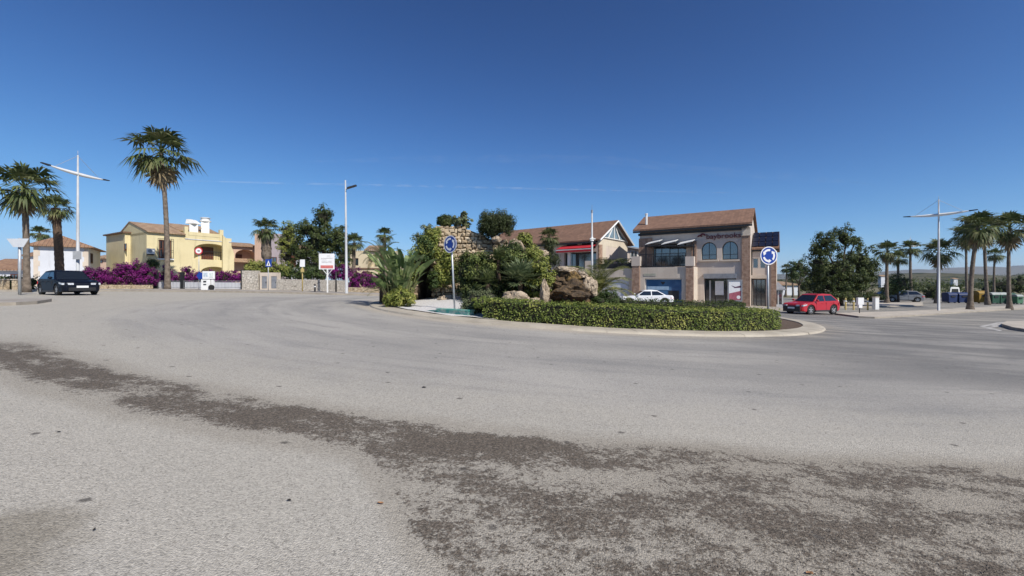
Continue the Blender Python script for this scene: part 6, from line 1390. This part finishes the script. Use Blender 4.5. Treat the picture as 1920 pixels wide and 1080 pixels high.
container(1869.5, 1883, 55, 548, 'bingreen', 'bingrey', 'dark green container with a pale lid, middle of the green row'); container(1884.5, 1899, 55, 549, 'bingreen', 'bingreen', 'all dark green container behind the straight palm'); container(1902, 1913, 54, 552, 'bingreenlight', 'bingrey', 'light green container at the right end of the row')
x = X(1778, 66); t = thing('white_van', 'white van parked behind the blue recycling containers', 'van', (x, 66, gz(x))); g0 = gz(x); mb = MB(); mb.extrude([(x-.72, 65, g0+.3), (x+.72, 65, g0+.3), (x+.74, 65, g0+1.2), (x+.66, 65, g0+1.95), (x+.55, 65, g0+2.05), (x-.55, 65, g0+2.05), (x-.66, 65, g0+1.95), (x-.74, 65, g0+1.2)], (2.8, 2.8, 0)); mb.build('body', M['white'], t); mb = MB()

for q in (-.6, .6):
    for yq in (.5, 2.3): mb = MB(); mb.tube([(x+q+yq-.1, 65+yq, g0+.32), (x+q+yq+.1, 65+yq, g0+.32)], .32, 14); mb.build('wheel', M['rubber'], t)
mb = MB(); mb.face([(x-.55, 64.99, g0+1.25), (x+.55, 64.99, g0+1.25), (x+.5, 64.99, g0+1.8), (x-.5, 64.99, g0+1.8)]); mb.build('rear_window', M['glass'], t)

# ------------------------------------------------------------------ cars
def paint(name, c, ro=.4, ct=.3): 
    m, nt, b = newmat(name); b.inputs['Base Color'].default_value = c4(c); b.inputs['Roughness'].default_value = ro; b.inputs['Specular IOR Level'].default_value = .5 if ct > .2 else .15; b.inputs['Coat Weight'].default_value = ct; b.inputs['Coat Roughness'].default_value = .06; return m
def soft(o, w_=.085):
    md = o.modifiers.new('edges', 'BEVEL'); md.width = w_; md.segments = 3; md.limit_method = 'ANGLE'; md.angle_limit = RAD(22)
    o.data.polygons.foreach_set('use_smooth', [True]*len(o.data.polygons)); md2 = o.modifiers.new('normals', 'WEIGHTED_NORMAL')
def car(name, label, p, rz, L, W, H, pm, roofm=None, suv=0., boot=0., plate=True, cat='car'):
    t = thing(name, label, cat, p); t.rotation_euler = (0, 0, rz); rw = .325+.03*suv; hb = .6+.04*suv; xf, xr_ = L/2-.84, -L/2+.82; belt = H*.62; hood = belt-.06; gc = .17+.05*suv
    prof = [(L/2-.02, gc+.08), (L/2, .48), (L/2-.05, hood-.16), (L/2-.22, hood-.05), (L*.19, hood+.06), (L*.17, belt+.02)]
    if boot: prof += [(-L*.3, belt+.05), (-L/2+.12, belt+.03), (-L/2+.02, belt-.1), (-L/2, .5), (-L/2+.05, gc+.1)]
    else: prof += [(-L*.44, belt+.06), (-L/2+.05, belt-.02), (-L/2, .62), (-L/2+.02, .45), (-L/2+.07, gc+.1)]
    def arch(xc): return [(xc-(rw+.07)*math.cos(math.pi*k/10), max(gc, rw+(rw+.07)*math.sin(math.pi*k/10)-.02)) for k in range(11)]
    prof += [(xr_-rw-.12, gc)]+arch(xr_)+[(0, gc-.01)]+arch(xf)+[(xf+rw+.12, gc)]
    lay = [(-W/2, .968, .12), (-W/2+.045, .99, .05), (-W/2+.16, 1., .0), (W/2-.16, 1., 0.), (W/2-.045, .99, .05), (W/2, .968, .12)]; vs = []; n = len(prof)
    for y, k, pull in lay:
        for x, z in prof:
            e = max(0, abs(x)-L/2+.55)/.55; zz = .55+(z-.55)*(k if z > .7 else 1); yy = y
            if z > belt-.1: yy = y*.955
            if z < .32: yy = y*.97
            vs.append((x-math.copysign(pull*e*1.6, x), yy*(1-.07*e), zz))
    fs = [(j*n+i, (j+1)*n+i, (j+1)*n+(i+1) % n, j*n+(i+1) % n) for j in range(5) for i in range(n)]+[tuple(range(n)), tuple(5*n+i for i in range(n-1, -1, -1))]
    mb = MB(); mb.add(vs, fs); body = mb.build('body', pm, t, local=True); soft(body)
    zb = belt-.02; zt = H-.03; wb, wt = W/2-.09, W/2-.27
    gp_ = [(L*.2, zb), (L*.03, zt-.02), (-L*.1, zt+.03), (-L*.3 if not boot else -L*.2, zt-.02), (-L*.45 if not boot else -L*.36, zb+.06), (-L*.45 if not boot else -L*.36, zb-.05), (L*.2, zb-.05)]
    def yo(z, k=0.): return wb+(wt-wb)*(z-zb)/(zt-zb)+k
    mb = MB(); vs = [(x, -yo(z), z) for x, z in gp_]+[(x, yo(z), z) for x, z in gp_]; n = len(gp_); mb.add(vs, [(i, (i+1) % n, n+(i+1) % n, n+i) for i in range(n)]+[tuple(range(n-1, -1, -1)), tuple(range(n, 2*n))]); soft(mb.build('cabin', roofm or pm, t, local=True), .08)
    def side(pts, nm):
        for sg in (-1, 1):
            mb = MB(); q = [(x, sg*yo(z, .008), z) for x, z in pts]; mb.face(q if sg < 0 else q[::-1]); mb.build(nm, M['glass'], t, local=True)
    x0, x3 = L*.2, gp_[4][0]; z1, z2 = zb+.05, zt-.1
    lerp = lambda a, b_, u: a+(b_-a)*u; fx = lambda z: lerp(L*.2, L*.03, (z-zb)/(zt-zb)); bx_ = lambda z: lerp(x3, gp_[3][0], (z-zb-.06)/(zt-zb-.06)); mid = -L*.09
    side([(fx(z1)-.14, z1), (mid+.04, z1), (mid+.04, z2), (fx(z2)-.08, z2)], 'front_window'); side([(mid-.04, z1), (bx_(z1)+.2, z1+.03), (bx_(z2)+.14, z2), (mid-.04, z2)], 'rear_window')
    mb = MB(); e = .012; za, zc = zb+.03, zt-.07; ya, yc = yo(za)-.07, yo(zc)-.07; mb.face([(fx(za)+e, -ya, za), (fx(za)+e, ya, za), (fx(zc)+e, yc, zc), (fx(zc)+e, -yc, zc)]); mb.build('windscreen', M['glass'], t, local=True)
    za = zb+.1; ya = yo(za)-.08; mb = MB(); mb.face([(bx_(za)-e, ya, za), (bx_(za)-e, -ya, za), (bx_(zc)-e, -yc, zc), (bx_(zc)-e, yc, zc)]); mb.build('tailgate_window', M['glass'], t, local=True)
    for x in (xf, xr_):
        for sg in (-1, 1):
            yc_ = sg*(W/2-.115); mb = MB(); pr = [(-.1, rw*.62), (-.1, rw*.93), (-.075, rw), (.075, rw), (.1, rw*.93), (.1, rw*.62)]; m_ = 22
            vs = [(x+r_*math.cos(2*math.pi*k/m_), yc_+y_, rw+r_*math.sin(2*math.pi*k/m_)) for y_, r_ in pr for k in range(m_)]; mb.add(vs, [(j*m_+k, j*m_+(k+1) % m_, (j+1)*m_+(k+1) % m_, (j+1)*m_+k) for j in range(5) for k in range(m_)]); wh_ = mb.build('wheel', M['rubber'], t, local=True)
            mb = MB(); yo_ = yc_+sg*.085; c = (x, yo_, rw)
            ring = lambda r_, y_: [(x+r_*math.cos(2*math.pi*k/20), y_, rw+r_*math.sin(2*math.pi*k/20)) for k in range(20)]
            a_, b_ = ring(rw*.66, yo_), ring(rw*.56, yo_); mb.add(a_+b_, [(k, (k+1) % 20, 20+(k+1) % 20, 20+k) for k in range(20)])
            for k in range(5):
                q = 2*math.pi*k/5+.3; ux, uz = math.cos(q), math.sin(q); mb.add([(x-uz*.05, yo_, rw+ux*.05), (x+uz*.05, yo_, rw-ux*.05), (x+ux*rw*.6+uz*.035, yo_, rw+uz*rw*.6-ux*.035), (x+ux*rw*.6-uz*.035, yo_, rw+uz*rw*.6+ux*.035)], [(0,1,2,3)])
            mb.build('rim', M['rim'], wh_, local=True); mb = MB(); a_ = ring(rw*.64, yc_+sg*.03); mb.face(a_); mb.build('brake_disc', M['black'], wh_, local=True)
    for sg in (-1, 1):
        mb = MB(); yA, yB, yC = W*.21, W/2*.93+.012, W/2*.96+.012; q = [(L/2+.035, sg*yA), (L/2-.1, sg*yB), (L/2-.46, sg*yC), (L/2-.46, sg*yA)]; z0_ = hood-.255; mb.hexa([(x_, y_, z0_+(.06 if k_ == 2 else 0)) for k_, (x_, y_) in enumerate(q)][::sg], [(x_-.02, y_, hood-.15+(.05 if k_ == 2 else 0)) for k_, (x_, y_) in enumerate(q)][::sg]); mb.build('headlight', M['lampglass'], t, local=True)
        mb = MB(); xa = -L/2+.02; mb.hexa([(xa+.3, sg*(W/2-.02), belt-.28), (xa, sg*(W/2-.15), belt-.28), (xa-.02, sg*(W/2-.5), belt-.26), (xa+.2, sg*(W/2-.45), belt-.28)], [(xa+.28, sg*(W/2-.04), belt-.1), (xa+.04, sg*(W/2-.16), belt-.12), (xa+.02, sg*(W/2-.5), belt-.16), (xa+.2, sg*(W/2-.45), belt-.12)]); mb.build('tail_light', M['red_sign'], t, local=True)
        mb = MB(); mb.rock((L*.155, sg*(W/2+.06), belt+.1), (.09, .11, .075), 3, 2, .05); mb.build('mirror', pm if not roofm else M['dark'], t, smooth=True, local=True)
        for x_ in (-.02, -L*.24): mb = MB(); mb.box((x_, sg*(W/2*.985), belt-.12), (.18, .03, .03)); mb.build('door_handle', M['dark'] if roofm else pm, t, local=True)
        for x_ in (L*.155, mid, -L*.29): mb = MB(); mb.box((x_, sg*(W/2-.006), .3+(belt-.42)/2+.06), (.012, .02, belt-.42)); mb.build('door_seam', M['black'], t, local=True)
        mb = MB(); mb.box(((xf+xr_)/2, sg*(W/2-.03), gc+.06), (xf-xr_-2*rw-.2, .07, .12)); mb.build('sill', M['dark'], t, local=True)
    mb = MB(); mb.box((L/2-.012, 0, .36+.06*suv), (.08, W*(.66+.1*suv), .2+.2*suv)); mb.build('grille', M['black'], t, local=True)  # grille, enlarged on SUVs so its black paints in the front's shade
    if plate:
        for sg in (-1, 1): mb = MB(); mb.box((sg*(L/2+.035), 0, .5 if sg > 0 else .62), (.02, .52, .12)); mb.build('number_plate', M['white_sign'], t, local=True)
    return t
q = G(128, 552.5); car('dark_hatchback', 'dark navy hatchback driving past the purple bougainvillea', (q.x, q.y, q.z), RAD(-28), 4.25, 1.8, 1.5, paint('navy_paint', (.003,.005,.012), .5, .08))
q = G(1521, 588.5); car('red_suv', 'red crossover with a dark front leaving the roundabout on the right', (q.x, q.y, q.z), RAD(198), 3.95, 1.74, 1.52, paint('red_paint', (.4,.008,.014)), None, 1.)
q = V((X(1209, 38.3), 38.3, 0)); car('white_saloon', 'white saloon parked in front of the blue shop window', (q.x, q.y, gz(q.x)), RAD(180-6), 4.7, 1.8, 1.38, paint('white_car_paint', (.75,.76,.78)), None, 0., .5, False)
q = V((X(1693, 60), 60, 0)); car('silver_suv', 'silver grey car parked beyond the verge near the far lamp', (q.x, q.y, gz(q.x)), RAD(150), 4.3, 1.8, 1.6, paint('silver_paint', (.22,.23,.25)), None, 1.)
q = V((X(1655, 62), 62, 0)); car('black_car', 'black car parked in the shade right of the big dark tree', (q.x, q.y, gz(q.x)), RAD(160), 4.3, 1.8, 1.5, paint('black_paint', (.012,.012,.014)), None, 0.)

# a few fallen leaves and scraps on the asphalt
mb = MB(); M['dryleaf'] = mat('dry_orange_leaf', (.36,.19,.09), .8); M['darkscrap'] = mat('dark_scrap', (.035,.03,.025), .9)
for i, (px, py, s, mt, lab) in enumerate(((713, 945, .024, 'dryleaf', 'dry orange leaf on the asphalt near the dark grit'), (1518, 1077, .026, 'dryleaf', 'dry orange leaf lying in the dark grit at the bottom edge'), (541, 940, .017, 'darkscrap', 'small dark scrap left of the dry orange leaf'), (110, 811, .022, 'darkscrap', 'dark twig on the pale asphalt near the left edge'), (795, 727, .045, 'darkscrap', 'dark scrap on the road beyond the arc of grit'), (176, 996, .012, 'darkscrap', 'tiny dark scrap near the brown patch at bottom left'))):
    g_ = G(px, py); mb = MB(); r = random.Random(i); n = 7; pts = [V((g_.x+s*math.cos(6.283*k/n)*r.uniform(.6, 1.1), g_.y+s*.6*math.sin(6.283*k/n)*r.uniform(.6, 1.1), g_.z+.006+r.uniform(0, .012))) for k in range(n)]; c = V((g_.x, g_.y, g_.z+.004))
    for k in range(n): mb.face([c, pts[k], pts[(k+1) % n]])
    tag(mb.build('fallen_leaf' if mt == 'dryleaf' else 'scrap', M[mt]), lab, 'leaf' if mt == 'dryleaf' else 'scrap')

# thin vapour trails high in the sky
m, nt, b = newmat('vapour'); b.inputs['Base Color'].default_value = (1, 1, 1, 1); b.inputs['Roughness'].default_value = 1.; b.inputs['Specular IOR Level'].default_value = 0.; 
def vapour(name, al):
    m, nt, b = newmat(name); b.inputs['Base Color'].default_value = (1, 1, 1, 1); b.inputs['Roughness'].default_value = 1.; b.inputs['Specular IOR Level'].default_value = 0.
    q = ramp01(nt, noisen(nt, texco(nt), .0016, 6., .65), .38, .68); nt.links.new(mth(nt, 'MULTIPLY', q, al), b.inputs['Alpha']); return m
M['vapour'] = vapour('thin_vapour', .07); M['cirrus'] = vapour('thin_cirrus', .016)
mb = MB(); mb.tube([P(560, 303, 20000), P(760, 299, 20000), P(1000, 297, 20000), P(1150, 301, 20000), P(1290, 318, 20000), P(1480, 332, 20000), P(1640, 345, 20000)], [20, 140, 190, 170, 200, 150, 20], 10, False); struct(mb.build('cirrus', M['cirrus'], smooth=True), 'stuff')
mb = MB(); mb.tube([P(330, 338, 20000), P(500, 343, 20000), P(800, 349, 20000), P(1100, 356, 20000), P(1390, 362, 20000)], [10, 45, 50, 40, 10], 8, False); struct(mb.build('vapour_trail', M['vapour'], smooth=True), 'stuff')
